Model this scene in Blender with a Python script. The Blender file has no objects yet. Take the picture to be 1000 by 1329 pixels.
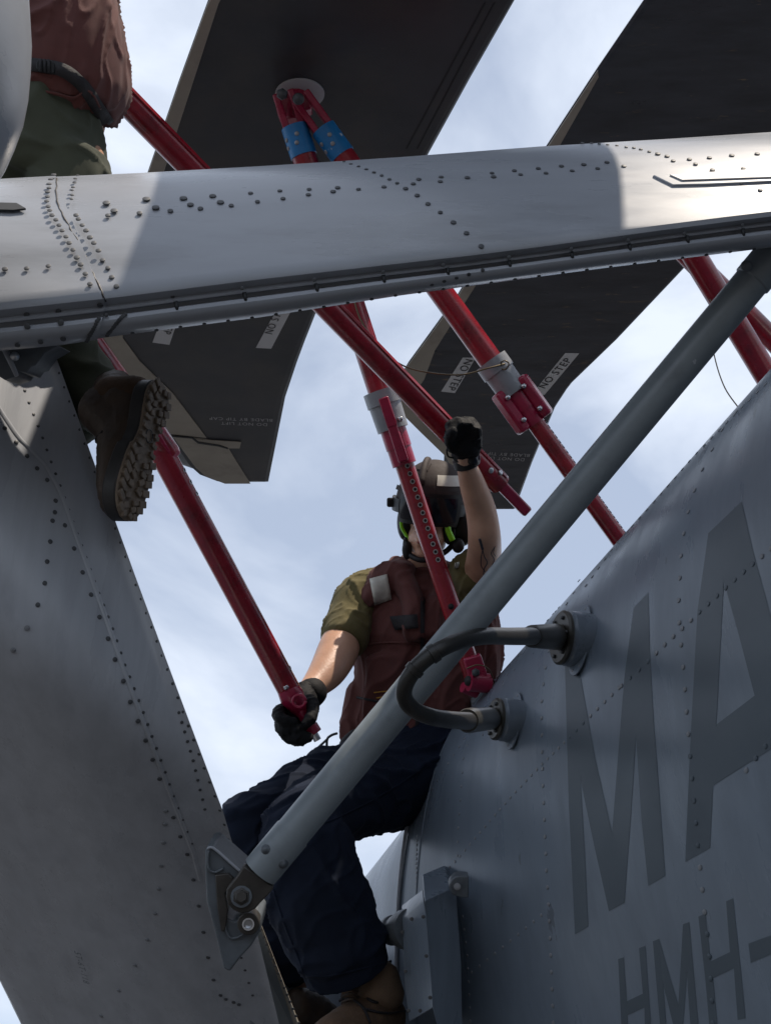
import bpy, bmesh, math, random
import numpy as np
from mathutils import Vector, Matrix, noise
random.seed(7)
R = math.radians
# ------------------------------------------------------------------ camera
PITCH = R(33.0); CAM = Vector((0, 0, 1.65)); FP = 1800.0
sc = bpy.context.scene
cd = bpy.data.cameras.new('camera'); cam = bpy.data.objects.new('camera', cd); sc.collection.objects.link(cam)
cam.location = CAM; cam.rotation_euler = (R(90) + PITCH, 0, 0)
cd.sensor_fit = 'HORIZONTAL'; cd.sensor_width = 36.0; cd.lens = 36.0 * FP / 1000.0
cd.clip_start = 0.05; cd.clip_end = 6000; sc.camera = cam
# ------------------------------------------------------------------ world, sun, exposure
SUN_EL, SUN_AZ = 65.0, 128.0     # azimuth measured from +Y (view direction) towards +X
sdir = Vector((math.sin(R(SUN_AZ)) * math.cos(R(SUN_EL)), math.cos(R(SUN_AZ)) * math.cos(R(SUN_EL)), math.sin(R(SUN_EL))))
sl = bpy.data.lights.new('sun', 'SUN'); sl.energy = 4.2; sl.angle = R(0.6); sl.color = (1.0, 0.89, 0.76)
so = bpy.data.objects.new('sun', sl); sc.collection.objects.link(so)
so.rotation_euler = sdir.to_track_quat('Z', 'Y').to_euler(); so.location = (0, 0, 30)
w = bpy.data.worlds.new('World'); sc.world = w; w.use_nodes = True
nt = w.node_tree; nt.nodes.clear(); N = nt.nodes.new; L = nt.links.new
out = N('ShaderNodeOutputWorld'); bg = N('ShaderNodeBackground'); bg.inputs['Strength'].default_value = 0.12
sky = N('ShaderNodeTexSky'); sky.sky_type = 'NISHITA'; sky.sun_disc = False
sky.sun_elevation = R(SUN_EL); sky.sun_rotation = R(SUN_AZ); sky.air_density = 1.0; sky.dust_density = 1.2; sky.ozone_density = 1.0
tc = N('ShaderNodeTexCoord'); mp = N('ShaderNodeMapping'); mp.inputs['Scale'].default_value = (1.0, 1.0, 1.7); mp.inputs['Rotation'].default_value = (0.1, 0.35, 0.4)
L(tc.outputs['Generated'], mp.inputs['Vector'])
n1 = N('ShaderNodeTexNoise'); n1.inputs['Scale'].default_value = 3.2; n1.inputs['Detail'].default_value = 7; n1.inputs['Roughness'].default_value = 0.52; n1.inputs['Distortion'].default_value = 0.35
L(mp.outputs[0], n1.inputs['Vector'])
cr = N('ShaderNodeValToRGB'); cr.color_ramp.elements[0].position = 0.40; cr.color_ramp.elements[0].color = (.42, .42, .42, 1)
cr.color_ramp.elements[1].position = 0.62; cr.color_ramp.elements[1].color = (1, 1, 1, 1)
L(n1.outputs['Fac'], cr.inputs[0])
mx = N('ShaderNodeMixRGB'); L(cr.outputs[0], mx.inputs[0]); L(sky.outputs[0], mx.inputs[1]); mx.inputs[2].default_value = (5.9, 6.45, 7.4, 1)
L(mx.outputs[0], bg.inputs['Color']); L(bg.outputs[0], out.inputs['Surface'])
sc.view_settings.view_transform = 'Standard'; sc.view_settings.look = 'None'; sc.view_settings.gamma = 1; sc.view_settings.use_curve_mapping = False
sc.view_settings.exposure = 0.3
sc.render.engine = 'CYCLES'; sc.cycles.max_bounces = 6
# ------------------------------------------------------------------ helpers
cp, sp = math.cos(PITCH), math.sin(PITCH)
def c2w(v):                         # camera axes (right, up, forward) -> world direction
    return Vector((v[0], v[2] * cp - v[1] * sp, v[1] * cp + v[2] * sp))
def P(px, py, d): return CAM + c2w(((px - 500) / FP * d, (664.5 - py) / FP * d, d))
def m_(px, d): return px * d / FP     # pixels at a depth -> metres
VIEW = c2w((0, 0, 1))
def link(o, parent=None):
    sc.collection.objects.link(o)
    if parent: o.parent = parent
    return o
def thing(name, label, cat, loc, group=None):
    o = bpy.data.objects.new(name, None); link(o); o.location = loc; o.empty_display_size = .05
    o['label'] = label; o['category'] = cat
    if group: o['group'] = group
    return o
def wloc(o):
    v = Vector((0, 0, 0))
    while o: v = v + o.location; o = o.parent
    return v
def part(name, verts, faces, mat, parent, smooth=True, label=None, bevel=None, kind=None, auto=None):
    o0 = wloc(parent) if parent else Vector((0, 0, 0))
    if not parent: pass
    me = bpy.data.meshes.new(name); me.from_pydata([tuple(Vector(v) - o0) for v in verts], [], faces)
    bm = bmesh.new(); bm.from_mesh(me); bmesh.ops.recalc_face_normals(bm, faces=bm.faces); bm.to_mesh(me); bm.free()
    me.materials.append(mat)
    if smooth:
        for p in me.polygons: p.use_smooth = True
    o = bpy.data.objects.new(name, me); link(o, parent)
    if bevel:
        b = o.modifiers.new('bevel', 'BEVEL'); b.width = bevel; b.segments = 2; b.limit_method = 'ANGLE'; b.angle_limit = R(35)
        smooth = True
        for p in me.polygons: p.use_smooth = True
        auto = auto or 40
    if auto:
        me.update()
        try: me.set_sharp_from_angle(angle=R(auto))
        except Exception: pass
    if label: o['label'] = label
    if kind: o['kind'] = kind
    return o
class MB:
    def __init__(s): s.v = []; s.f = []
    def add(s, v, f):
        n = len(s.v); s.v += [Vector(a) for a in v]; s.f += [tuple(i + n for i in q) for q in f]; return s
    def build(s, name, mat, parent, **k): return part(name, s.v, s.f, mat, parent, **k)
def frame(t, hint=None):
    t = t.normalized(); h = hint if hint else Vector((0, 0, 1))
    if abs(t.dot(h.normalized())) > .97: h = Vector((1, 0, 0))
    s = (h - t * h.dot(t)).normalized(); return t, s, t.cross(s)
def lathe(p0, p1, prof, n=28, caps=True, hint=None):      # prof: (fraction or metres along, radius); metres if |p1-p0| normalised by caller
    t, s, b = frame(p1 - p0, hint); Ln = (p1 - p0).length
    v = []; f = []
    for (a, r) in prof:
        c = p0 + t * (a * Ln)
        for k in range(n):
            an = 2 * math.pi * k / n; v.append(c + s * (r * math.cos(an)) + b * (r * math.sin(an)))
    for i in range(len(prof) - 1):
        for k in range(n): f.append((i * n + k, i * n + (k + 1) % n, (i + 1) * n + (k + 1) % n, (i + 1) * n + k))
    if caps: f.append(tuple(range(n))); f.append(tuple((len(prof) - 1) * n + k for k in range(n)))
    return v, f
def tube(p0, p1, r0, r1=None, n=24): return lathe(p0, p1, [(0, r0), (1, r1 if r1 is not None else r0)], n)
def catmull(pts, n=8):
    out = []; Q = [pts[0]] + list(pts) + [pts[-1]]
    for i in range(1, len(Q) - 2):
        a, b, c, d = Q[i - 1], Q[i], Q[i + 1], Q[i + 2]
        for k in range(n):
            t = k / n; out.append(.5 * ((2 * b) + (c - a) * t + (2 * a - 5 * b + 4 * c - d) * t * t + (3 * b - a - 3 * c + d) * t ** 3))
    out.append(Q[-2]); return out
def sweep(pts, r, n=12):             # round cable through points; r number or list
    v = []; f = []; s = None
    for i, p in enumerate(pts):
        t = (pts[min(i + 1, len(pts) - 1)] - pts[max(i - 1, 0)]).normalized()
        if s is None: _, s, _b = frame(t)
        s = (s - t * s.dot(t)).normalized(); b = t.cross(s); rr = r[i] if isinstance(r, (list, tuple)) else r
        for k in range(n):
            a = 2 * math.pi * k / n; v.append(p + s * rr * math.cos(a) + b * rr * math.sin(a))
    for i in range(len(pts) - 1):
        for k in range(n): f.append((i * n + k, i * n + (k + 1) % n, (i + 1) * n + (k + 1) % n, (i + 1) * n + k))
    f.append(tuple(range(n))); f.append(tuple((len(pts) - 1) * n + k for k in range(n)))
    return v, f
def prism(front, off):               # polygon (world points) extruded by vector
    n = len(front); v = list(front) + [p + off for p in front]
    f = [tuple(range(n)), tuple(range(2 * n - 1, n - 1, -1))] + [(i, (i + 1) % n, n + (i + 1) % n, n + i) for i in range(n)]
    return v, f
def boxf(c, ax, ay, az, sx, sy, sz):
    v = [c + ax * (sx * i) + ay * (sy * j) + az * (sz * k) for i in (-.5, .5) for j in (-.5, .5) for k in (-.5, .5)]
    return v, [(0, 1, 3, 2), (4, 6, 7, 5), (0, 4, 5, 1), (2, 3, 7, 6), (0, 2, 6, 4), (1, 5, 7, 3)]
# ------------------------------------------------------------------ materials
def material(name, col, rough=.5, metal=0.0, var=0.0, vscale=8, streak=None, bump=0.0, bscale=60, rvar=0.0, coat=0.0, col2=None, c2lo=.5, c2hi=.7, c2scale=3, spec=.5, sheen=0, chips=None):
    m = bpy.data.materials.new(name); m.use_nodes = True; t = m.node_tree; b = t.nodes['Principled BSDF']
    b.inputs['Roughness'].default_value = rough; b.inputs['Metallic'].default_value = metal
    b.inputs['Base Color'].default_value = (*col, 1); b.inputs['Specular IOR Level'].default_value = spec
    if coat: b.inputs['Coat Weight'].default_value = coat; b.inputs['Coat Roughness'].default_value = .12
    if sheen: b.inputs['Sheen Weight'].default_value = sheen; b.inputs['Sheen Roughness'].default_value = .6
    g = t.nodes.new('ShaderNodeNewGeometry')
    mapn = t.nodes.new('ShaderNodeMapping'); t.links.new(g.outputs['Position'], mapn.inputs['Vector'])
    if streak: mapn.inputs['Rotation'].default_value = streak[0]; mapn.inputs['Scale'].default_value = streak[1]
    src = None
    def tex(scale, detail=6, rg=.6, vec=None):
        n = t.nodes.new('ShaderNodeTexNoise'); n.inputs['Scale'].default_value = scale; n.inputs['Detail'].default_value = detail; n.inputs['Roughness'].default_value = rg
        t.links.new(vec or mapn.outputs[0], n.inputs['Vector']); return n.outputs['Fac']
    base = None
    if var:
        a = t.nodes.new('ShaderNodeMapRange'); a.inputs[1].default_value = .3; a.inputs[2].default_value = .7; a.inputs[3].default_value = 1 - var; a.inputs[4].default_value = 1 + var
        t.links.new(tex(vscale), a.inputs[0])
        vm = t.nodes.new('ShaderNodeVectorMath'); vm.operation = 'SCALE'; vm.inputs[0].default_value = col; t.links.new(a.outputs[0], vm.inputs['Scale'])
        base = vm.outputs[0]
    if col2:
        r = t.nodes.new('ShaderNodeMapRange'); r.inputs[1].default_value = c2lo; r.inputs[2].default_value = c2hi
        t.links.new(tex(c2scale, 9, .65), r.inputs[0]); mm = t.nodes.new('ShaderNodeMixRGB'); t.links.new(r.outputs[0], mm.inputs[0])
        if base: t.links.new(base, mm.inputs[1])
        else: mm.inputs[1].default_value = (*col, 1)
        mm.inputs[2].default_value = (*col2, 1); base = mm.outputs[0]
    if chips:
        r = t.nodes.new('ShaderNodeMapRange'); r.inputs[1].default_value = chips[1]; r.inputs[2].default_value = chips[1] + .02
        cm = t.nodes.new('ShaderNodeMapping'); cm.inputs['Scale'].default_value = chips[3]; t.links.new(g.outputs['Position'], cm.inputs['Vector'])
        t.links.new(tex(chips[2], 5, .7, cm.outputs[0]), r.inputs[0]); mm = t.nodes.new('ShaderNodeMixRGB'); t.links.new(r.outputs[0], mm.inputs[0])
        if base: t.links.new(base, mm.inputs[1])
        else: mm.inputs[1].default_value = (*col, 1)
        mm.inputs[2].default_value = (*chips[0], 1); base = mm.outputs[0]
    if base: t.links.new(base, b.inputs['Base Color'])
    if rvar:
        a = t.nodes.new('ShaderNodeMapRange'); a.inputs[1].default_value = .3; a.inputs[2].default_value = .7; a.inputs[3].default_value = max(.05, rough - rvar); a.inputs[4].default_value = min(1, rough + rvar)
        t.links.new(tex(vscale * .7, 8), a.inputs[0]); t.links.new(a.outputs[0], b.inputs['Roughness'])
    if bump:
        bp = t.nodes.new('ShaderNodeBump'); bp.inputs['Strength'].default_value = bump; bp.inputs['Distance'].default_value = .004
        t.links.new(tex(bscale, 4), bp.inputs['Height']); t.links.new(bp.outputs[0], b.inputs['Normal'])
    return m
M = {}
M['skin_grey'] = material('pale grey aircraft paint', (.30, .318, .35), .32, var=.10, vscale=3.0, streak=((0, 0, 0), (.5, 1.5, 2.2)), bump=.06, bscale=5, rvar=.13, col2=(.2, .21, .225), c2lo=.5, c2hi=.76, c2scale=3.5)
M['pylon_grey'] = material('worn grey pylon paint', (.37, .39, .425), .32, var=.10, vscale=6, streak=((0, .45, 0), (3.5, 2, .35)), bump=.12, bscale=4.5, rvar=.12, col2=(.29, .305, .34), c2lo=.54, c2hi=.8, c2scale=5)
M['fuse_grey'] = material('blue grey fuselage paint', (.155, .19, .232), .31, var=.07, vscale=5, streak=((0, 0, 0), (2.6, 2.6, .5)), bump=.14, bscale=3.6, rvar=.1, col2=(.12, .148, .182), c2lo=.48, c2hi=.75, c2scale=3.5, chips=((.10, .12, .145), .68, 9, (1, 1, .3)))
M['letter_grey'] = material('dark grey marking paint', (.062, .084, .104), .42, var=.06, vscale=6, rvar=.08)
M['dark_line'] = material('dark sealant', (.02, .022, .025), .6, var=.2)
M['rivet'] = material('grey rivet paint', (.2, .21, .225), .4, var=.1, vscale=30)
M['screw'] = material('dark screw steel', (.06, .064, .07), .55, var=.25, vscale=60)
M['blade'] = material('matt black blade paint', chips=((.12, .11, .10), .70, 16, (.5, 3, 1)), col=(.044, .047, .055), rough=.38, var=.22, vscale=3.2, bump=.12, bscale=14, rvar=.1, col2=(.075, .07, .066), c2lo=.45, c2hi=.8, c2scale=4)
M['blade_worn'] = material('scuffed black blade paint', chips=((.17, .13, .09), .66, 14, (.5, 3.5, 1)), col=(.047, .051, .062), rough=.36, var=.3, vscale=4, bump=.35, bscale=11, rvar=.12, col2=(.15, .11, .075), c2lo=.62, c2hi=.74, c2scale=7, streak=((0, 0, .5), (1, 4, 1)))
M['strip'] = material('sandy erosion strip', (.36, .325, .27), .5, var=.12, vscale=5, rvar=.1, col2=(.26, .235, .195), c2lo=.55, c2hi=.75, c2scale=6)
M['red'] = material('glossy red pole paint', (.27, .008, .020), .28, var=.14, vscale=14, rvar=.07, coat=.3, col2=(.10, .006, .010), c2lo=.5, c2hi=.72, c2scale=11, chips=((.30, .16, .15), .69, 38, (1, 1, .6)))
M['red_dark'] = material('red fitting paint', (.30, .008, .045), .33, var=.15, vscale=25, rvar=.1, coat=.2)
M['blue'] = material('chipped blue band', (.012, .17, .42), .4, var=.1, vscale=20, col2=(.5, .55, .6), c2lo=.64, c2hi=.66, c2scale=34)
M['collar'] = material('grey anodised collar', (.26, .27, .29), .42, metal=.2, var=.15, vscale=20)
M['steel'] = material('bright steel', (.55, .56, .58), .3, metal=1, var=.1, vscale=40)
M['black_hole'] = material('dark bore', (.008, .008, .009), .7)
M['white'] = material('white decal', (.62, .63, .64), .5, var=.05)
M['disc'] = material('grey white disc', (.50, .51, .54), .45, var=.05)
M['ink'] = material('black decal ink', (.02, .02, .022), .6)
M['paleink'] = material('pale stencil ink', (.45, .45, .46), .6)
M['strut'] = material('blue grey strut paint', (.19, .218, .235), .36, var=.10, vscale=9, rvar=.1, bump=.05, bscale=30, col2=(.14, .16, .175), c2lo=.55, c2hi=.75, c2scale=9, chips=((.34, .36, .38), .70, 30, (1, 1, 1)))
M['bracket'] = material('grimy grey bracket', (.10, .115, .13), .45, var=.2, vscale=20, rvar=.1, bump=.2, bscale=40)
M['brown_metal'] = material('greasy brown lug', (.045, .04, .035), .5, var=.35, vscale=25, bump=.2, bscale=60)
M['hose'] = material('black rubber hose', (.016, .015, .013), .42, var=.25, vscale=30, bump=.15, bscale=90)
M['hose_end'] = material('olive black hose end', (.035, .032, .025), .4, var=.2, vscale=30)
M['vest'] = material('faded maroon canvas', (.095, .024, .019), .85, var=.22, vscale=9, bump=.15, bscale=520, sheen=.06, col2=(.05, .018, .017), c2lo=.5, c2hi=.75, c2scale=9)
M['vest_dark'] = material('dark webbing', (.012, .010, .012), .75, var=.2, vscale=20, bump=.4, bscale=200)
M['shirt'] = material('olive cotton', (.105, .085, .028), .9, var=.12, vscale=12, bump=.15, bscale=520, sheen=.05)
M['trousers_olive'] = material('olive drab cloth', (.045, .05, .03), .9, var=.15, vscale=10, bump=.15, bscale=520, sheen=.04)
M['trousers_navy'] = material('dark navy cloth', (.0075, .012, .025), .9, var=.25, vscale=9, bump=.15, bscale=520, spec=.2)
M['skin'] = material('skin', (.50, .285, .19), .42, var=.12, vscale=14, bump=.25, bscale=120, rvar=.08)
M['skin'].node_tree.nodes['Principled BSDF'].inputs['Subsurface Weight'].default_value = .08
M['lips'] = material('lips', (.30, .10, .08), .5)
M['glove'] = material('black glove leather', (.005, .005, .006), .7, var=.3, vscale=25, bump=.4, bscale=120, spec=.2)
M['helmet'] = material('brown helmet cover', (.022, .012, .010), .75, var=.2, vscale=15, rvar=.1, bump=.2, bscale=40)
M['reflective'] = material('pale reflective tape', (.50, .48, .42), .35, var=.15, vscale=25, rvar=.1)
M['lens'] = material('dark goggle lens', (.004, .005, .010), .14, spec=.35)
M['black_plastic'] = material('black plastic', (.008, .008, .009), .45, var=.2, vscale=30, spec=.3)
M['green'] = material('lime green plastic', (.22, .62, .01), .4)
M['boot_black'] = material('dark brown boot leather', (.055, .036, .024), .6, var=.3, vscale=20, bump=.4, bscale=90)
M['boot_brown'] = material('brown suede', (.085, .048, .026), .85, var=.25, vscale=25, bump=.4, bscale=160)
M['boot_tan'] = material('tan suede boot panel', (.12, .075, .045), .85, var=.2, vscale=20, bump=.3, bscale=160)
M['sole'] = material('brown rubber sole', (.19, .145, .105), .7, var=.3, vscale=30, bump=.4, bscale=80)
M['midsole'] = material('dark rubber midsole', (.03, .028, .027), .5, var=.15, vscale=30)
M['ground'] = material('weathered flight deck', (.036, .036, .038), .85, var=.25, vscale=1.5, bump=.3, bscale=30)
M['wire'] = material('steel lanyard', (.12, .09, .05), .4, metal=.6)
M['tattoo'] = material('tattoo ink', (.03, .03, .04), .6)
M['yellow_thread'] = material('yellow thread', (.45, .22, .02), .8)
# ------------------------------------------------------------------ ground
g = MB().add([(-3000, -3000, 0), (3000, -3000, 0), (3000, 3000, 0), (-3000, 3000, 0)], [(0, 1, 2, 3)]).build('ground', M['ground'], None, smooth=False, kind='structure')
# ------------------------------------------------------------------ helicopter
HELI = thing('helicopter', 'grey military helicopter with folded black rotor blades, riveted tail and dark MA lettering', 'helicopter', P(900, 1100, 3.6) * 1)
HELI.location.z = 0.0
def dome(nr=10):
    v = []; f = []
    for (r, h) in ((1, 0), (.98, .40), (.86, .47)):
        for k in range(nr): a = 2 * math.pi * k / nr; v.append((r * math.cos(a), r * math.sin(a), h))
    v.append((0, 0, .48))
    for i in range(2):
        for k in range(nr): f.append((i * nr + k, i * nr + (k + 1) % nr, (i + 1) * nr + (k + 1) % nr, (i + 1) * nr + k))
    for k in range(nr): f.append((2 * nr + k, 2 * nr + (k + 1) % nr, 3 * nr))
    return v, f
def rivet_mesh(name, mat, r, h=1.0):
    v, f = dome(); me = bpy.data.meshes.new(name); me.from_pydata([(x * r, y * r, z * r * h) for x, y, z in v], [], f); me.materials.append(mat)
    for p in me.polygons: p.use_smooth = True
    me.set_sharp_from_angle(angle=R(50)) if hasattr(me, 'set_sharp_from_angle') else None
    return me
def put_mesh(name, me, parent, p, n, scale=1.0):
    o = bpy.data.objects.new(name, me); link(o, parent); o.location = p - wloc(parent)
    o.rotation_euler = n.to_track_quat('Z', 'Y').to_euler(); o.scale = (scale,) * 3; return o
def along(pts, step):               # pixel polyline -> evenly spaced pixel points
    out = []; carry = 0
    for a, b in zip(pts, pts[1:]):
        d = math.hypot(b[0] - a[0], b[1] - a[1]); t = carry
        while t < d: out.append((a[0] + (b[0] - a[0]) * t / d, a[1] + (b[1] - a[1]) * t / d)); t += step
        carry = t - d
    return out
def interp(tab, x):
    if x <= tab[0][0]:
        (x0, y0), (x1, y1) = tab[0], tab[1]
    elif x >= tab[-1][0]:
        (x0, y0), (x1, y1) = tab[-2], tab[-1]
    else:
        for (x0, y0), (x1, y1) in zip(tab, tab[1:]):
            if x0 <= x <= x1: break
    return y0 + (y1 - y0) * (x - x0) / (x1 - x0)
# ---- stabiliser beam across the top
TOP = [(0, 233), (72, 229), (185, 224), (360, 214), (500, 205), (710, 189), (850, 181), (1000, 171)]
LIP = [(0, 412), (145, 396), (320, 373), (500, 352), (650, 335), (890, 301), (1000, 287)]
BOT = [(0, 454), (69, 448), (150, 436), (350, 410), (500, 386), (750, 352), (1000, 321)]
def D0(x): return 2.32 + .17 * (x / 1000)
PROF = [(0.0, .30), (.06, .245), (.15, .195), (.3, .14), (.5, .088), (.7, .042), (.85, .010), (.91, 0.0), (.94, .001), (1.0, .020)]
def beamD(x, f): return D0(x) + interp(PROF, min(max(f, 0), 1)) 
def beam_pt(x, y, lift=0.0):
    t, l = interp(TOP, x), interp(LIP, x); f = (y - t) / (l - t)
    if y <= l: p = P(x, y, beamD(x, f)); q = P(x + 4, y, beamD(x + 4, f)); r = P(x, y + 4, beamD(x, (y + 4 - t) / (l - t)))
    else:
        b = interp(BOT, x); g = (y - l) / (b - l); dd = lambda g: D0(x) + .004 + .085 * max(0, g - .5) ** 1.5
        p = P(x, y, dd(g)); q = P(x + 4, y + (interp(BOT, x + 4) - b), dd(g)); r = P(x, y + 4, dd((y + 4 - l) / (b - l)))
    n = (q - p).cross(r - p).normalized()
    if n.dot(p - CAM) > 0: n = -n
    return p + n * lift, n
STAB = None
def beam_section(x, xo=(0, 0, 0), lift=0.0):
    xt, xl, xb = x + xo[0], x + xo[1], x + xo[2]
    t, l, b = interp(TOP, xt), interp(LIP, xl), interp(BOT, xb); pts = []
    d = D0(x) - lift; k = .2 * lift * 1000
    pts.append(P(xt, t + 50, d + .45)); pts.append(P(xt, t + 12, d + .42)); pts.append(P(xt, t + 1.5 , d + .36))
    for i in range(19):
        f = i / 18 * (1 if True else 1); xx = xt + (xl - xt) * f
        tt, ll = interp(TOP, xx), interp(LIP, xx); fe = f
        pts.append(P(xx, tt + (ll - tt) * fe - (k if i == 0 else 0), d + interp(PROF, fe)))
    h = b - l
    for (g, dd) in ((.05, .017), (.10, .014), (.16, .015), (.19, .030), (.31, .031), (.34, .008), (.46, .004), (.58, .005), (.72, .010), (.86, .022), (1.0, .055)):
        pts.append(P(xl + (xb - xl) * g, l + h * g + (k if g == 1 else 0), d + dd))
    pts.append(P(xb, b - 10, d + .3)); pts.append(P(xb, b - 50, d + .44))
    return pts
def loft(sections, closed=True, caps=True):
    n = len(sections[0]); v = [p for s in sections for p in s]; f = []
    for i in range(len(sections) - 1):
        for k in range(n if closed else n - 1): f.append((i * n + k, i * n + (k + 1) % n, (i + 1) * n + (k + 1) % n, (i + 1) * n + k))
    if caps: f.append(tuple(range(n))); f.append(tuple((len(sections) - 1) * n + k for k in range(n)))
    return v, f
seam = (-60, 5, -6)                   # lap joint: x offset at top, lip and bottom edge, from x = 132
secs = [beam_section(-120)] + [beam_section(x, tuple(o * (x + 120) / 252 for o in seam), .006) for x in (-40, 20, 80, 132)]
v, f = loft([beam_section(-120, (0, 0, 0), .006)] + secs[1:])
STAB = part('stabilizer', v, f, M['skin_grey'], HELI, auto=34)
v, f = loft([beam_section(x, tuple(o * max(0, 1 - (x - 125) / 120) for o in seam)) for x in (125, 160, 200, 260, 340, 430, 520, 610, 700, 780, 860, 940, 1010, 1120)])
part('outer_panel', v, f, M['skin_grey'], STAB, auto=34)
# ragged sealant bead in the lap joint
sp_ = [(74, 231), (73, 250), (76, 266), (88, 290), (104, 318), (119, 352), (131, 375), (139, 393)]
pts = [beam_pt(x + random.uniform(-1.2, 1.2), y, -.0005)[0] for x, y in along(sp_, 5)]
v, f = sweep(pts, [random.uniform(.0008, .0022) for _ in pts], 6); part('sealant_bead', v, f, M['brown_metal'], STAB)
# access plate on the right end
def on_beam(poly, lift): return [beam_pt(x, y, lift)[0] for x, y in poly]
pl = [(846, 229), (900, 226), (960, 222), (1060, 215), (1060, 234), (960, 239), (915, 241), (872, 242)]
n_ = beam_pt(950, 232)[1]; v, f = prism(on_beam(pl, -.002), n_ * .006); part('access_plate', v, f, M['skin_grey'], STAB, smooth=False, bevel=.002)
pl = [(868, 230), (1058, 220), (1058, 231), (884, 237)]
v, f = prism(on_beam(pl, .0045), n_ * .002); part('plate_cover', v, f, M['white'], STAB, smooth=False)
# slot opening at far left
v, f = prism(on_beam([(-20, 267), (22, 268), (34, 275), (18, 277), (-20, 276)], .004), n_ * .004); part('slot_cover', v, f, M['dark_line'], STAB, smooth=False)
screw_big = rivet_mesh('screw', M['screw'], .0068, .75); screw_mid = rivet_mesh('screw', M['screw'], .0050, .8); screw_small = rivet_mesh('screw', M['screw'], .0036, .9)
big = [(138, 264), (190, 259), (238, 258), (276, 255), (148, 274), (202, 270), (247, 266), (286, 263)]
mid = [(325, 251), (363, 248), (401, 246), (438, 244), (334, 262), (367, 258), (400, 253), (432, 249), (465, 246), (498, 243), (140, 280), (181, 277), (221, 274), (260, 271), (300, 267),
       (536, 239), (571, 236), (606, 231), (640, 230), (675, 227), (708, 225), (742, 222), (775, 219), (809, 216), (543, 233), (572, 230), (638, 225), (667, 222), (698, 219), (728, 216), (757, 214), (787, 211),
       (526, 245), (541, 254), (555, 265), (571, 276), (588, 289), (605, 303), (624, 320), (70, 231), (66, 237), (64, 243), (64, 248), (62, 253), (62, 259), (61, 265), (63, 272), (65, 277), (68, 283), (73, 289), (77, 296), (81, 303), (86, 311), (90, 319), (95, 328), (100, 338), (105, 347), (111, 359), (117, 372),
       (99, 283), (102, 288), (107, 296), (112, 303), (117, 312), (122, 319), (128, 329), (133, 338), (140, 348), (145, 360), (151, 372), (7, 353), (35, 352), (63, 349),
       (853, 200), (865, 203), (873, 209), (894, 207), (902, 213), (920, 205), (949, 202), (982, 200), (924, 221), (964, 219), (961, 238), (986, 247), (35, 406), (76, 401), (130, 392), (23, 444), (53, 440), (82, 436), (37, 424), (80, 419)]
small = [(98, 236), (97, 241), (95, 247), (94, 251), (94, 257), (93, 262), (101, 232), (446, 210), (455, 213), (465, 216), (475, 220), (485, 224), (495, 228), (505, 233), (515, 238), (755, 186), (767, 186), (777, 187), (788, 188), (800, 189), (812, 191), (822, 192), (831, 194), (842, 197), (224, 385), (314, 374), (408, 363), (497, 353), (575, 344), (660, 334), (741, 323), (815, 312), (888, 303), (963, 292)]
for i in range(13): t = i / 12; small += [(138 - 16 * t ** .6 * 1.6, 409 + 30 * t)]; small += [(163 - 24 * t ** .8, 408 + 27 * t)]
for x in range(172, 1000, 31): small.append((x, interp(BOT, x) - 1.5))
for x in (560, 576, 592, 608, 626): small.append((x, interp(BOT, x) - 9 - (x - 560) * .14))
for lst, me in ((big, screw_big), (mid, screw_mid), (small, screw_small)):
    for (x, y) in lst:
        p, n = beam_pt(x, y, .0005 if x > 132 else .006); put_mesh('screw', me, STAB, p, n, random.uniform(.9, 1.08))
# little clips that stick into the groove
for x in (228, 317, 410, 497, 580, 660, 741, 816, 891, 963):
    l, b = interp(LIP, x), interp(BOT, x); c = P(x, l + (b - l) * .36, D0(x) + .012)
    v, f = lathe(P(x, l + (b - l) * .16, D0(x) + .010), P(x + 2, l + (b - l) * .42, D0(x) + .006), [(0, .004), (.6, .0035), (1, .002)], 8); part('drain_clip', v, f, M['dark_line'], STAB)
# ---- fin at left (folded tail pylon)
EDGE = [(400, 49), (450, 68), (600, 122), (760, 180), (900, 232), (1055, 290), (1180, 326), (1329, 362), (1500, 402)]
def under(y, wv):  # turns the lower fin face-down; bend added to darken it in place of shadow
    t = (y - 985 + 520 * wv) / FP * 2.8
    return 1.15 * .5 * (t + math.sqrt(t * t + .02)) 
def De(y):
    q_ = (y - 450) / 480; return 2.87 - .27 * (q_ - .5 * ((q_ - 1) + math.sqrt((q_ - 1) ** 2 + .12))) + under(y, 0)
def pylD(x, y):
    e = interp(EDGE, y); wv = (e - x) / FP * De(y); pk = .40 - .06 * (y - 450) / 880
    q_ = max(0, wv - pk * .93); return De(y) - 1.12 * wv + (1.12 / (2 * pk)) * wv * wv - (.42 / pk) * q_ * q_ - .02 * math.exp(-wv / .012) + under(y, wv) - under(y, 0)
def pyl_pt(x, y, lift=0.0):
    p = P(x, y, pylD(x, y)); q = P(x - 3, y, pylD(x - 3, y)); r = P(x, y + 3, pylD(x, y + 3))
    n = (q - p).cross(r - p).normalized()
    if n.dot(p - CAM) > 0: n = -n
    return p + n * lift, n
LEFT = [(400, -420), (900, -330), (1100, -140), (1180, -62), (1270, 0), (1329, 29), (1500, 105)]
secs = []
for y in [395, 422] + list(range(450, 1500, 25)):
    e, l = interp(EDGE, y), interp(LEFT, y); s = []
    for i in range(30):
        u = (i / 29) ** 1.25; x = e + (l - e) * u; s.append(P(x, y, pylD(x, y)))
    dl = pylD(l, y); s.append(P(l - 2, y, dl + .03)); s.append(P(l + 60, y, dl + .25)); s.append(P(e - 120, y, De(y) + .25)); s.append(P(e - 8, y, De(y) + .06))
    secs.append(s)
v, f = loft(secs); PYL = part('tail_pylon', v, f, M['pylon_grey'], HELI, auto=40)
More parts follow.
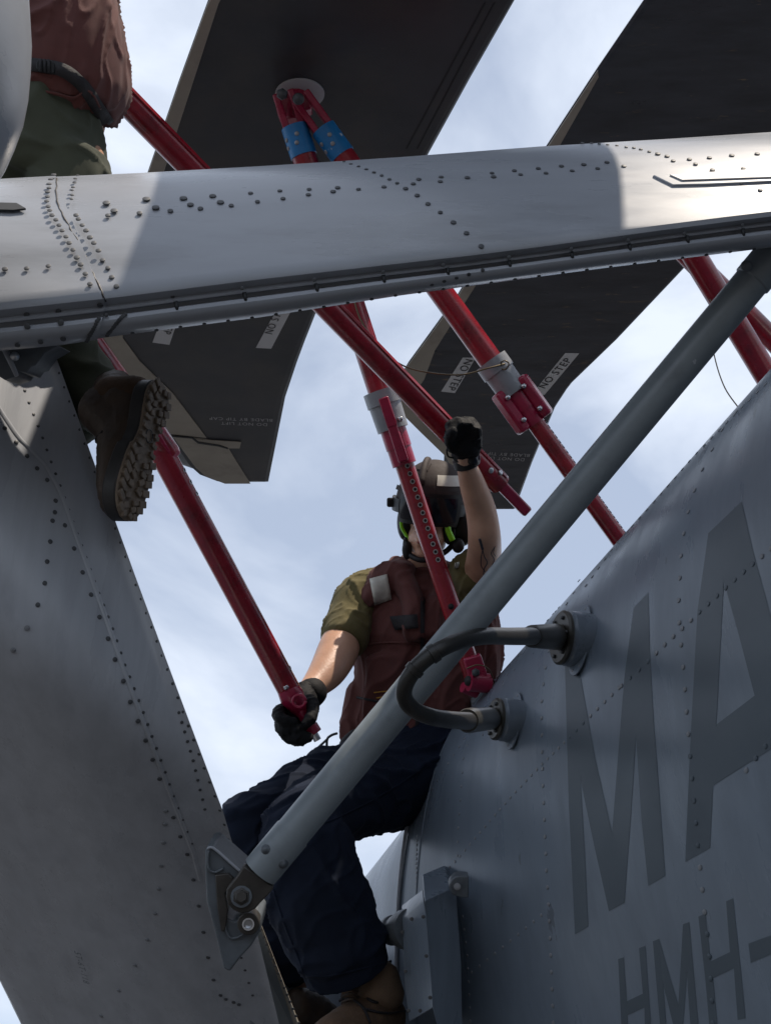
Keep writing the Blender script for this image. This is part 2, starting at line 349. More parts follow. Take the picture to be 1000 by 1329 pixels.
rv = rivet_mesh('rivet', M['screw'], .0046, 1.0); rv_s = rivet_mesh('rivet', M['screw'], .0032, 1.0); rvp = rivet_mesh('rivet', M['rivet'], .0052, .9)
A_ = [(27, 491), (35, 515), (43, 536), (51, 557), (58, 576), (64, 594), (71, 612), (84, 647), (96, 682), (108, 714), (125, 762), (137, 792), (149, 824), (161, 861), (170, 884), (186, 925), (196, 953), (211, 993), (225, 1034), (239, 1070), (253, 1107)]
B_ = [(6, 556), (21, 574), (35, 592), (48, 608), (61, 623), (72, 650), (71, 665), (84, 682), (96, 712), (107, 743), (118, 772), (129, 801), (140, 829), (149, 856), (160, 884), (169, 911), (179, 936), (189, 961), (198, 986), (207, 1011), (225, 1061), (234, 1086), (243, 1109), (251, 1142), (258, 1176), (264, 1210), (270, 1243), (277, 1272), (286, 1292), (293, 1297), (303, 1301), (310, 1304)]
C_ = [(68, 676), (65, 703), (61, 729), (58, 757), (49, 785), (35, 815), (17, 844), (215, 1053), (214, 1070), (212, 1094), (209, 1124), (206, 1154), (201, 1186), (191, 1220), (175, 1253), (154, 1286), (131, 1319)]
for x, y in along(A_, 16.5): put_mesh('rivet', rv_s, PYL, *pyl_pt(x, y))
for x, y in B_ : put_mesh('rivet', rv, PYL, *pyl_pt(x, y))
for x, y in C_: put_mesh('rivet', rv if y < 800 else rvp, PYL, *pyl_pt(x, y))
for x, y in along([(interp(EDGE, y) - 3.2, y) for y in range(466, 1180, 20)], 19.5): put_mesh('rivet', rv_s, PYL, *pyl_pt(x, y))
for x, y in along([(232, 925), (250, 985), (268, 1060)], 13) + along([(296, 1160), (312, 1240), (330, 1300)], 17): put_mesh('rivet', rv_s, PYL, *pyl_pt(x, y))
sm = [(-20, 500), (0, 532), (24, 568), (45, 588), (60, 604), (80, 640), (104, 708), (122, 758), (156, 856), (189, 946), (218, 1022), (251, 1107), (262, 1150)]
left_ = [pyl_pt(x - 3.2, y, .0004)[0] for x, y in along(sm, 12)]; mid_ = [pyl_pt(x, y, .0035)[0] for x, y in along(sm, 12)]; right_ = [pyl_pt(x + 3.2, y, .0004)[0] for x, y in along(sm, 12)]
v, f = loft([[a, b, c] for a, b, c in zip(left_, mid_, right_)], closed=False, caps=False); part('lap_joint', v, f, M['pylon_grey'], PYL)
# dark gusset where fin meets beam
gp = [P(-30, 452, 2.50), P(76, 448, 2.50), P(58, 458, 2.50), P(46, 474, 2.5), P(40, 476, 2.5), P(34, 484, 2.5), P(26, 482, 2.5), P(22, 488, 2.5), P(6, 493, 2.5), P(-30, 470, 2.5)]
v, f = prism(gp, c2w((0, .0, .10))); part('hinge_gusset', v, f, M['bracket'], PYL, smooth=False, bevel=.002)
v, f = lathe(P(4, 448, 2.47), P(22, 488, 2.47), [(0, .006), (1, .004)], 8); part('gusset_web', v, f, M['skin_grey'], PYL)
v, f = lathe(P(19, 462, 2.49), P(19.5, 462.5, 2.45), [(0, .008), (1, .008)], 12); part('gusset_bolt', v, f, M['steel'], PYL)
# rounded fairing at far left top
secs = []
FR = [(-180, -8), (-60, 26), (0, 36), (60, 39.5), (95, 38), (130, 35), (165, 28), (195, 17), (222, 5), (245, -9)]
for y, e in FR:
    s = []; r = .17
    for k in range(28):
        a = 2 * math.pi * k / 28; c = (e - r / 2.0 * FP, 2.05 + .0)
        dd = 2.2 + r * math.sin(a); px = (((e - 500) / FP * 2.2 - r) + r * math.cos(a)) * FP / dd + 500
        s.append(P(px if math.cos(a) < .9 else min(px, e + 2), y, dd))
    secs.append(s)
v, f = loft(secs); part('rounded_fairing', v, f, M['skin_grey'], HELI)
# ---- fuselage: tapering elliptical shell
FX = [2.6515243410741585, -2.5517535584705584, 2.724096958167552, 1.0476024713751233, 0.40158200417444045, 0.3381840811068616, 1.3310052955136336, 0.15860284427440668, 0.13256195670766135]
FC = np.array(FX[:3]); FA = np.array([FX[3], FX[4], -1.0]); FA /= np.linalg.norm(FA)
e1 = np.cross(FA, [0, 1, 0]); e1 /= np.linalg.norm(e1); e2 = np.cross(e1, FA)
FU = math.cos(FX[7]) * e1 + math.sin(FX[7]) * e2; FV = -math.sin(FX[7]) * e1 + math.cos(FX[7]) * e2
Fa, Fb, Fk = math.exp(FX[5]), math.exp(FX[6]), FX[8]
S0, S1, S2 = -2.3063, -1.6034, -1.0532
def fus_cam(s, th, k=1.0): q = (1 + Fk * s) * k; return FC + FA * s + FU * Fa * math.cos(th) * q + FV * Fb * math.sin(th) * q
def to_w(q): return CAM + c2w(q)
def fus_hit(px, py, lift=0.0):
    r = np.array([(px - 500) / FP, (664.5 - py) / FP, 1.0])
    u1, u0 = r @ FU / Fa, -FC @ FU / Fa; v1, v0 = r @ FV / Fb, -FC @ FV / Fb; w1, w0 = Fk * (r @ FA), 1 - Fk * (FC @ FA)
    a, b, c = u1 * u1 + v1 * v1 - w1 * w1, 2 * (u1 * u0 + v1 * v0 - w1 * w0), u0 * u0 + v0 * v0 - w0 * w0
    D = max(b * b - 4 * a * c, 0); t = (-b - math.sqrt(D)) / (2 * a); p = t * r; q = p - FC
    sw = 1 + Fk * (q @ FA); n = FU * (q @ FU) / Fa ** 2 + FV * (q @ FV) / Fb ** 2 - FA * (Fk * sw); n /= np.linalg.norm(n)
    return to_w(p + n * lift), c2w(n), (q @ FA), math.atan2(q @ FV / Fb, q @ FU / Fa)
TH = [1.0 + 1.82 * i / 70 for i in range(71)]
def fus_sec(s, k=1.0, th=TH):
    pts = [to_w(fus_cam(s, t, k)) for t in th]; c = [to_w(FC + FA * s + FU * (Fa * math.cos(t) * k * .9) * (1 + Fk * s)) for t in (3.0, 1.2)]
    return pts
v, f = loft([fus_sec(S0 + i * .12) for i in range(44)], closed=True)
FUS = part('fuselage', v, f, M['fuse_grey'], HELI, auto=40)
v, f = loft([fus_sec(S0 - .03 - i * .25, .965 - .01 * i) for i in range(6)], closed=True); part('tail_boom', v, f, M['fuse_grey'], HELI, auto=40)
def fus_strip(s, wd, th0, th1, lift, mat, name):
    v, f = loft([[to_w(fus_cam(s + o, t, 1.0) + 0) for t in [th0 + (th1 - th0) * i / 60 for i in range(61)]] for o in (0, wd)], closed=False, caps=False)
    return v, f
# frame ring at the cut end
ring = []
for i in range(71):
    ring.append(to_w(fus_cam(S0 + .004, TH[i], 1.004)))
v, f = sweep(ring, .006, 6); part('end_frame', v, f, M['skin_grey'], FUS)
ring = [to_w(fus_cam(S0 + .10, t, 1.0004)) for t in TH]; v, f = sweep(ring, .0022, 5); part('panel_seam', v, f, M['fuse_grey'], FUS)
# rivets
dark = {}
LETTERS = [[(733, 866), (748, 850), (772, 984), (794, 1082), (801, 992), (810, 880), (822, 789), (841, 769), (843, 848), (848, 936), (853, 1000), (863, 1137), (841, 1150), (832, 1060), (825, 954), (818, 1065), (810, 1172), (790, 1183), (771, 1098), (753, 1012), (759, 1115), (763, 1203), (746, 1213), (738, 1045)],
    [(962, 651), (939, 754), (929, 941), (925, 1020), (921, 1101), (889, 1119), (894, 1000), (898, 920), (905, 792), (919, 692)],
    [(962, 651), (978, 720), (1000, 800), (1040, 930), (1040, 948), (956, 1000), (925, 1020), (929, 941), (979, 903), (960, 830), (939, 754)],
    [(802, 1245), (809, 1243), (813, 1300), (834, 1290), (829, 1231), (837, 1228), (843, 1310), (846, 1350), (837, 1350), (836, 1308), (814, 1318), (816, 1350), (807, 1350)],
    [(847, 1222), (855, 1219), (869, 1268), (880, 1304), (883, 1255), (886, 1200), (894, 1197), (900, 1265), (908, 1350), (897, 1350), (891, 1262), (885, 1350), (878, 1350), (866, 1300), (860, 1278), (866, 1350), (858, 1350)],
    [(906, 1190), (915, 1186), (922, 1248), (947, 1236), (942, 1170), (951, 1166), (960, 1250), (967, 1322), (957, 1324), (952, 1257), (925, 1270), (932, 1345), (922, 1350), (915, 1270)],
    [(971, 1225), (1012, 1210), (1014, 1233), (974, 1250)]]
allr = []
def fr(points, step, me): 
    for x, y in along(points, step): allr.append((x, y, me))
f1 = [(751, 754), (744, 770), (733, 787)]
f1b = [(712, 845), (706, 878), (704, 899), (702, 919), (703, 943), (703, 968), (704, 1015), (706, 1061), (709, 1133), (712, 1180), (714, 1232), (716, 1283), (718, 1329)]
f2 = [(955, 535), (940, 552), (928, 576), (915, 600), (905, 625), (897, 648), (889, 680), (884, 712), (881, 765), (880, 790), (882, 820), (887, 877), (891, 930), (895, 977), (901, 1045), (907, 1116), (913, 1174), (920, 1235), (925, 1329)]
l1 = [(1000, 712), (945, 760), (906, 796), (860, 839), (831, 868), (803, 893), (769, 926), (739, 957), (703, 992), (666, 1031), (636, 1065), (603, 1104), (575, 1136)]
l2 = [(702, 1188), (665, 1219), (626, 1251), (603, 1270)]
rF = rivet_mesh('rivet', M['rivet'], .0062, .95); rF2 = rivet_mesh('rivet', M['rivet'], .0054, .95); rF3 = rivet_mesh('rivet', M['rivet'], .0042, 1)
fr(f2, 29, rF); fr(f1, 17, rF2); fr(f1b, 22, rF2)
fr(l1[:6], 15.5, rF); fr(l1[5:8], 13, rF2)
fr(l1[7:], 10, rF3); fr(l2, 13, rF3)
fr([(667, 870), (645, 900), (632, 950), (606, 968)], 24, rF3)
fr([(601, 985), (597, 1040), (594, 1080), (593, 1120)], 18, rF3); fr([(600, 1190), (606, 1240), (610, 1329)], 17, rF3)
fr([(541, 1085), (540, 1120), (540, 1170)], 6, rF3); fr([(545, 1060), (560, 1025), (585, 985), (612, 945)], 13, rF3)
fr([(968, 1000), (1000, 960)], 20, rF); fr([(760, 760), (800, 705), (850, 650), (900, 592), (955, 536), (1000, 492)], 14, rF2); fr([(652, 885), (690, 828), (728, 785)], 11, rF3)
fr([(662, 862), (680, 845), (705, 812), (722, 792)], 15, rF3)
for (x, y, me) in allr[:297]:
    p, n, s_, t_ = fus_hit(x, y, -.0005)
    inside = any(sum(((y1 > y) != (y2 > y)) and x < (x2 - x1) * (y - y1) / (y2 - y1) + x1 for (x1, y1), (x2, y2) in zip(pl_, pl_[1:] + pl_[:1])) % 2 for pl_ in LETTERS)
    if inside:
        if me.name + 'd' not in dark: q_ = me.copy(); q_.materials[0] = M['letter_grey']; dark[me.name + 'd'] = q_
        me = dark[me.name + 'd']
    put_mesh('rivet', me, FUS, p, n)
# lettering: polygons in the picture, draped over the shell just above the paint
def drape(poly, name='letter', parent=None, lift=.0007):
    bm = bmesh.new(); vs = [bm.verts.new((x, y, 0)) for x, y in poly]; bm.faces.new(vs); bm.normal_update()
    bmesh.ops.triangulate(bm, faces=bm.faces[:], ngon_method='EAR_CLIP')
    for _ in range(6):
        es = [e for e in bm.edges if e.calc_length() > 14]
        if not es: break
        bmesh.ops.subdivide_edges(bm, edges=es, cuts=1, use_grid_fill=False); bmesh.ops.triangulate(bm, faces=[q for q in bm.faces if len(q.verts) > 3])
    bm.verts.index_update()
    v = [fus_hit(q.co.x, q.co.y, lift)[0] for q in bm.verts]; f = [tuple(k.index for k in q.verts) for q in bm.faces]; bm.free()
    return part(name, v, f, M['letter_grey'], FUS)
for k, pl_ in enumerate(LETTERS): drape(pl_, 'dash' if k == len(LETTERS) - 1 else 'letter')
# ---- main strut crossing the picture
s0 = P(338, 1131, 2.62); s1 = P(1015, 317, 2.62)
STR = part('support_strut', *lathe(s0, s1, [(0, .033), (.0, .036), (.06, .036), (.062, .034), (.94, .034), (.942, .037), (1, .037)], 40), M['strut'], HELI, auto=40)
ax = (s1 - s0).normalized(); up_ = (c2w((0, 0, -1)) - ax * c2w((0, 0, -1)).dot(ax)).normalized(); sd = ax.cross(up_)
for (a_, b_) in ((.045, .020), (.045, -.020)):
    c = s0 + ax * a_ + sd * b_ + up_ * .026; v, f = lathe(c, c + (up_ * .9 + sd * (.5 if b_ > 0 else -.5)).normalized() * .008, [(0, .0095), (.5, .0095), (.55, .006), (1, .0055)], 12); part('strut_bolt', v, f, M['bracket'], STR)
for px, py in ((925, 395), (705, 700)):
    pass
v, f = lathe(P(968, 345, 2.583), P(968, 345, 2.575), [(0, .011), (.6, .011), (1, .008)], 16); part('strut_bolt', v, f, M['bracket'], STR)
v, f = tube(s1 - ax * .02, s1 + ax * .06, .028, .028, 20); part('strut_end', v, f, M['dark_line'], STR)
# lug (clevis) at the foot of the strut
def poly_px(pts, d): return [P(x, y, d) for x, y in pts]
def disc(px, py, rp, n=24): return [(px + rp * math.cos(2 * math.pi * k / n), py + rp * math.sin(2 * math.pi * k / n)) for k in range(n)]
lug = [(316, 1124), (342, 1141), (355, 1153), (350, 1160), (338, 1172), (331, 1180), (322, 1185), (312, 1186), (303, 1182), (296, 1175), (293, 1165), (294, 1155), (300, 1147), (308, 1137)]
v, f = prism(poly_px(lug, 2.60), VIEW * .028); part('strut_lug', v, f, M['brown_metal'], STR, smooth=False, bevel=.003)
v, f = lathe(P(313, 1164, 2.603), P(313, 1164, 2.578), [(0, .0165), (.4, .0165), (.45, .012), (1, .011)], 6); part('pivot_bolt', v, f, M['brown_metal'], STR, smooth=False, bevel=.001)
v, f = lathe(P(313, 1164, 2.602), P(313, 1164, 2.594), [(0, .020), (1, .020)], 24); part('washer', v, f, M['bracket'], STR, auto=40)
BR = part('strut_bracket', *prism(poly_px([(266, 1102), (276, 1100), (318, 1137), (313, 1150), (298, 1168), (290, 1190), (304, 1196), (330, 1186), (338, 1194), (337, 1210), (326, 1228), (312, 1243), (298, 1262), (290, 1258), (280, 1215), (268, 1170), (266, 1130)], 2.645), VIEW * .13), M['bracket'], HELI, smooth=False, bevel=.004)
v, f = sweep(catmull(poly_px([(269, 1102), (277, 1101), (300, 1121), (317, 1136)], 2.641), 4), .0028, 8); part('bracket_rib', v, f, M['skin_grey'], BR)
v, f = sweep(catmull(poly_px([(271, 1104), (270, 1120), (273, 1130), (281, 1132), (290, 1127)], 2.641), 4), .0024, 8); part('bracket_rib', v, f, M['bracket'], BR)
v, f = sweep(catmull(poly_px([(291, 1190), (293, 1206), (300, 1218), (314, 1214), (326, 1202)], 2.641), 4), .0024, 8); part('bracket_rib', v, f, M['bracket'], BR)
v, f = prism(poly_px([(279, 1136), (296, 1134), (305, 1142), (292, 1160), (296, 1182), (292, 1208), (287, 1210), (282, 1180)], 2.637), VIEW * .012); part('bracket_recess', v, f, M['brown_metal'], BR, smooth=False, bevel=.002)
v, f = prism(poly_px(disc(322, 1200, 14.5), 2.625), VIEW * .04); part('pin_boss', v, f, M['brown_metal'], BR, smooth=False, bevel=.002)
v, f = lathe(P(322, 1200, 2.63), P(322, 1200, 2.613), [(0, .0115), (.7, .0115), (.7, .0085), (0.2, .008)], 20, caps=False); part('bushing', v, f, M['steel'], BR, auto=30)
v, f = prism(poly_px(disc(322, 1200, 5.5, 16), 2.624), VIEW * .01); part('pin_bore', v, f, M['steel'], BR, smooth=False)
# lower wall behind the bracket: folded panels catching sun
v, f = prism([P(300, 1170, 3.1), P(333, 1190, 3.12), P(392, 1360, 3.3), P(330, 1360, 3.25)], c2w((-.05, .02, .05))); part('pylon_root_panel', v, f, M['strut'], HELI, smooth=False)
v, f = loft([[P(333, 1190, 3.12), P(335, 1193, 3.1), P(339, 1200, 3.15)], [P(392, 1362, 3.28), P(395, 1362, 3.26), P(401, 1362, 3.32)]], closed=False, caps=False); part('seal_strip', v, f, M['strip'], HELI)
for x, y in along([(338, 1208), (388, 1329)], 10):
    put_mesh('rivet', rv_s, PYL, P(x, y, 3.1 + (y - 1190) / 170 * .16), -VIEW)
v, f = prism([P(340, 1195, 3.9), P(420, 1250, 4.3), P(450, 1300, 4.3), P(455, 1400, 4.1), P(370, 1400, 3.6)], c2w((0, -.05, .2))); part('ramp_side', v, f, M['skin_grey'], HELI, smooth=False)
# ---- conduit loop with two ports
def port(px, py, rp, name):
    p, n, s_, t_ = fus_hit(px + 22, py, 0); out_ = (n * .45 + c2w((-1, 0.02, -.25)).normalized() * .9).normalized(); r = m_(rp, 3.6)
    root = part(name, *lathe(p - out_ * .03, p + out_ * .05, [(0, r * 1.0), (.86, r), (.92, r * .93), (1, r * .9)], 30), M['fuse_grey'], HELI, auto=35)
    c = p + out_ * .05
    part('port_ring', *lathe(c, c + out_ * .012, [(0, r * .98), (.6, r * .98), (1, r * .9)], 30), M['hose_end'], root, auto=35)
    for k in range(6):
        a = k * math.pi / 3 + .3; t, s2, b2 = frame(out_); q = c + out_ * .012 + (s2 * math.cos(a) + b2 * math.sin(a)) * r * .72
        part('port_screw', *lathe(q, q + out_ * .006, [(0, .006), (1, .005)], 6), M['screw'], root)
    # flange foot
    t, s2, b2 = frame(n, Vector((0, 0, 1)));
    fl = [p + n * .003 + s2 * (r * 1.5 * math.cos(a)) + b2 * (r * .7 * math.sin(a)) for a in [2 * math.pi * k / 24 for k in range(24)]]
    part('port_flange', *prism(fl, n * .004), M['fuse_grey'], root, smooth=False, bevel=.001)
    for sg in (-1, 1):
        for b3 in (-.22, .22): q = p + n * .006 + s2 * (sg * r * 1.22) + b2 * (r * b3); put_mesh('rivet', rF3, root, q, n)
    return c, out_, r
c1, o1, r1 = port(732, 831, 36, 'upper_port'); c2, o2, r2 = port(646, 936, 29, 'lower_port')
hp = [c1 + o1 * .01, P(700, 826, 3.22), P(662, 826, 2.86), P(625, 826, 2.60), P(585, 836, 2.475), P(550, 857, 2.45), P(529, 882, 2.45), P(524, 904, 2.46), P(537, 921, 2.48), P(562, 931, 2.53), P(592, 935, 2.72), P(622, 936, 3.2), c2 + o2 * .01]
hs = catmull(hp, 8); rr = []
for q in hs: dd = (q - CAM).dot(VIEW); rr.append(m_(11.6, dd) if dd > 2.9 else m_(11.6, 2.9) * (1 if True else 1))
rr = [.0150 + .0065 * max(0, min(1, ((q - CAM).dot(VIEW) - 2.46) / .8)) for q in hs]
HOSE = part('conduit_loop', *sweep(hs, rr, 20), M['hose'], HELI)
part('hose_sleeve', *lathe(P(690, 826, 3.12), c1 + o1 * .02, [(0, .022), (.02, .026), (1, .034)], 24), M['hose_end'], HOSE, auto=40)
part('hose_sleeve', *lathe(P(606, 935.5, 2.93), c2 + o2 * .02, [(0, .024), (.05, .027), (1, .030)], 24), M['hose_end'], HOSE, auto=40)
for i in (36, 43): q0, q1 = hs[i], hs[i + 2]; part('hose_band', *lathe(q0, q1, [(0, .0155), (.05, .0175), (.95, .0175), (1, .0155)], 20), M['hose'], HOSE, auto=40)
# ---- box fairing on the fuselage low centre
def fz(px, py): return (fus_hit(px, py)[0] - CAM).dot(VIEW)
bA = [(522, 1192, 3.62), (550, 1171, 3.50), (553, 1190, 3.49), (562, 1309, 3.38), (531, 1327, 3.50), (525, 1278, 3.55)]
bB = [(551, 1169, 3.49), (582, 1155, 3.58), (592, 1165, 3.60), (598, 1250, 3.52), (600, 1360, 3.42), (573, 1360, 3.30), (562, 1309, 3.38), (553, 1190, 3.49)]
BX = part('equipment_box', *prism([P(*a) for a in bB], VIEW * .25), M['fuse_grey'], HELI, smooth=False, bevel=.003)
part('side_panel', *prism([P(*a) for a in bA], VIEW * .12), M['fuse_grey'], BX, smooth=False, bevel=.003)
for x, y in ((534, 1193), (549, 1190), (522, 1210), (553, 1241), (526, 1261), (558, 1295), (530, 1312), (545, 1312)):
    d = 3.49 + (551 - x) * .0045 - (y - 1190) * .0009; put_mesh('screw', screw_mid, BX, P(x, y, d - .004), c2w((-.35, 0, -1)).normalized())
lg = [(583, 1140)] + [(596 + 13 * math.cos(a), 1151 - 14 * math.sin(a)) for a in (2.6, 2.1, 1.6)] + [(608, 1138), (608, 1166), (596, 1165), (586, 1161), (582, 1151)]
part('hinge_lug', *prism(poly_px(lg[1:], 3.52), VIEW * .05), M['bracket'], BX, smooth=False, bevel=.003)
part('hinge_pin', *lathe(P(593, 1151, 3.52), P(593, 1151, 3.50), [(0, .009), (.5, .009), (.5, .005), (1, .005)], 14), M['collar'], BX, auto=30)
part('sensor_barrel', *lathe(P(505, 1208, 3.74), P(535, 1206, 3.64), [(0, .036), (.12, .040), (.2, .040), (.22, .034), (.7, .052), (1, .054)], 24), M['bracket'], BX, auto=30)
part('support_step', *prism([P(612, 912, 4.2), P(628, 896, 4.18), P(645, 885, 4.2), P(640, 930, 4.2), P(615, 940, 4.2)], VIEW * .08), M['strut'], HELI, smooth=False, bevel=.003)
# ---- rotor blades
def plane_fn(a, b, c):
    n = (b - a).cross(c - a).normalized()
    if n.z > 0: n = -n
    def f(px, py, lift=0.0):
        r = P(px, py, 1.0) - CAM; t = (a - CAM).dot(n) / r.dot(n); return CAM + r * t + n * lift
    return f, n
def blade(name_label, poly, nL, ext, fn, n, mat):
    # poly: outline in pixels, first nL... ; ext: two world extension vectors appended for first and last point
    base = [fn(x, y) for x, y in poly]; axis = ext
    base = [base[0] + axis] + base + [base[-1] + axis]
    c = sum(base, Vector()) / len(base)
    k = len(base); top_ = -n
    # chordwise line: shrink towards blade axis line
    a0 = (base[0] + base[-1]) / 2; tip = base[k // 2]; a1 = fn(*poly[0]) * .5 + fn(*poly[-1]) * .5; ad = (a1 - a0).normalized()
    def shr(p, s): q = a0 + ad * (p - a0).dot(ad); return p + (q - p) * s
    rings = [[p + n * .0 for p in base], [shr(p, .02) + n * .006 for p in base], [shr(p, .05) + n * .008 for p in base], [p + top_ * .004 for p in base], [shr(p, .2) + top_ * .026 for p in base], [shr(p, .5) + top_ * .05 for p in base]]
    order = [rings[2], rings[1], rings[0], rings[3], rings[4], rings[5]]
    v = [p for r_ in order for p in r_]; f = []
    for i in range(5):
        for j in range(k): f.append((i * k + j, i * k + (j + 1) % k, (i + 1) * k + (j + 1) % k, (i + 1) * k + j))
    f.append(tuple(range(k))); f.append(tuple(5 * k + j for j in range(k)))
    me_o = part('rotor_blade', v, f, mat, HELI, smooth=False, auto=25)
    for p in me_o.data.polygons: p.use_smooth = False
    me_o['label'] = name_label
    return me_o
fn1, nb1 = plane_fn(P(225, 115, 4.2), P(610, 115, 4.2), P(310, 620, 6.4))
p1 = [(270, 0), (232, 105), (192, 222), (130, 420), (131, 445), (182, 503), (222, 560), (240, 585), (254, 604), (268, 616), (292, 625), (348, 625), (360, 565), (370, 515), (385, 470), (395, 443), (410, 405), (460, 330), (555, 200), (610, 100), (667, 0)]
ext1 = (fn1(468, 0) - fn1(392, 115)).normalized() * 7
b1 = blade('folded black rotor blade with a grey disc under it', p1, 0, ext1, fn1, nb1, M['blade'])
def strip(poly, fn, n, parent, name, mat, th=.004, lift=.008):
    return part(name, *prism([fn(x, y, lift) for x, y in poly], n * th), mat, parent, smooth=False, bevel=.001)
st_ext = lambda fn, x, y, e: fn(x, y)
sA = [fn1(270, 0, .008) + ext1, fn1(270, 0, .008), fn1(232, 105, .008), fn1(192, 222, .008), fn1(130, 420, .008), fn1(131, 445, .008), fn1(182, 503, .008), fn1(222, 560, .008), fn1(268, 565, .008), fn1(225, 508, .008), fn1(182, 466, .008), fn1(160, 436, .008), fn1(158, 415, .008), fn1(212, 222, .008), fn1(250, 105, .008), fn1(284, 0, .008), fn1(284, 0, .008) + ext1]
part('erosion_strip', *prism(sA, nb1 * .006), M['strip'], b1, smooth=False, bevel=.002)
strip([(223, 562), (240, 585), (254, 604), (268, 616), (292, 625), (325, 625), (303, 590), (296, 578), (268, 567)], fn1, nb1, b1, 'tip_strip', M['strip'])
strip([(252, 566), (313, 570), (311, 578), (296, 578), (262, 572)], fn1, nb1, b1, 'tip_patch', M['strip'], lift=.012)
strip([(223, 561), (250, 563), (258, 569), (285, 573), (296, 577), (296, 578.4), (284, 575), (257, 571), (249, 564.5), (223, 562.4)], fn1, nb1, b1, 'seam', M['dark_line'], lift=.015)
for k in range(2):
    strip([(640 - 12 * k, 0), (643 - 12 * k, 0), (543 - 14 * k, 190), (540 - 14 * k, 190)], fn1, nb1, b1, 'trailing_seam', M['dark_line'], th=.002)
strip(disc(389, 118, 1, 2) and [(389 + 32 * math.cos(2 * math.pi * k / 40), 118 + 20 * math.sin(2 * math.pi * k / 40)) for k in range(40)], fn1, nb1, b1, 'mounting_disc', M['disc'], th=.006)
fn2, nb2 = plane_fn(P(710, 190, 4.9), P(1050, 190, 4.9), P(640, 655, 6.8))
p2 = [(835, 0), (775, 88), (709, 189), (655, 280), (592, 385), (530, 470), (508, 508), (515, 528), (545, 558), (578, 590), (598, 630), (617, 660), (668, 660), (690, 600), (720, 528), (735, 505), (742, 496), (800, 440), (888, 347), (1000, 238), (1120, 120)]
ext2 = (fn2(835, 0) - fn2(709, 189)).normalized() * 7
b2 = blade('scuffed black rotor blade with two NO STEP decals', p2, 0, ext2, fn2, nb2, M['blade_worn'])
sB = [(775, 88), (709, 189), (655, 280), (592, 385), (530, 470), (508, 508), (528, 505), (541, 503), (550, 490), (564, 452), (606, 385), (672, 280), (724, 189), (776, 97)]
strip(sB, fn2, nb2, b2, 'erosion_strip', M['strip'])
strip([(508, 509), (515, 528), (545, 558), (578, 590), (598, 630), (604, 640), (592, 596), (572, 565), (540, 530), (524, 508)], fn2, nb2, b2, 'tip_strip', M['strip'])
def text_on(body, origin, dirv, n, height, mat, parent, name='lettering', sx=1.0):
    cu = bpy.data.curves.new('lettering', 'FONT'); cu.body = body; cu.size = 1.0; cu.align_x = 'CENTER'; cu.align_y = 'CENTER'; cu.space_line = .95; cu.resolution_u = 3; cu.space_character = 1.15
    to = bpy.data.objects.new('t', cu); link(to); dg = bpy.context.evaluated_depsgraph_get(); dg.update(); me = bpy.data.meshes.new_from_object(to.evaluated_get(dg)); bpy.data.objects.remove(to)
    x = dirv.normalized(); y = n.cross(x).normalized(); o0 = wloc(parent)
    for v_ in me.vertices: v_.co = origin + x * (v_.co.x * height * sx) + y * (v_.co.y * height) - o0
    me.materials.clear(); me.materials.append(mat); o = bpy.data.objects.new(name, me); link(o, parent); return o
def decal(poly, fn, n, parent, body, a, b, hpx_m):
    strip(poly, fn, n, parent, 'decal', M['white'], th=.001)
    pa, pb = fn(*a, .0115), fn(*b, .0115); text_on(body, (pa + pb) / 2, pb - pa, n, hpx_m, M['ink'], parent)
decal([(332, 449), (352, 450), (376, 404), (398, 355), (380, 355), (356, 404)], fn1, nb1, b1, 'NO STEP', (346, 436), (368, 388), .044)
decal([(198, 442), (220, 445), (226, 427), (252, 370), (232, 370), (204, 426)], fn1, nb1, b1, 'NO STEP', (232, 390), (214, 434), .044)
decal([(733, 456), (751, 456.5), (706, 510.5), (690, 509)], fn2, nb2, b2, 'NO STEP', (701, 502), (739, 462), .050)
decal([(572, 506), (590, 508), (617, 462), (600, 462)], fn2, nb2, b2, 'NO STEP', (609, 463), (584, 504), .050)
for tx_, px_, py_ in (('DO NOT LIFT', 317, 547.5), ('BLADE BY TIP CAP', 313, 541.5)): text_on(tx_, fn1(px_, py_, .0095), fn1(300, 545) - fn1(324, 545.8), nb1, .034, M['paleink'], b1, sx=.85)
for tx_, px_, py_ in (('DO NOT LIFT', 653, 593), ('BLADE BY TIP CAP', 650, 587)): text_on(tx_, fn2(px_, py_, .0095), fn2(640, 589) - fn2(660, 590), nb2, .034, M['paleink'], b2, sx=.85)
# pylon stencil
pp, pn = pyl_pt(109, 1252, .010); qa, qb = pyl_pt(103, 1230)[0], pyl_pt(116, 1274)[0]
text_on('5T-6T-118', pp, qb - qa, pn, .026, M['letter_grey'], PYL)
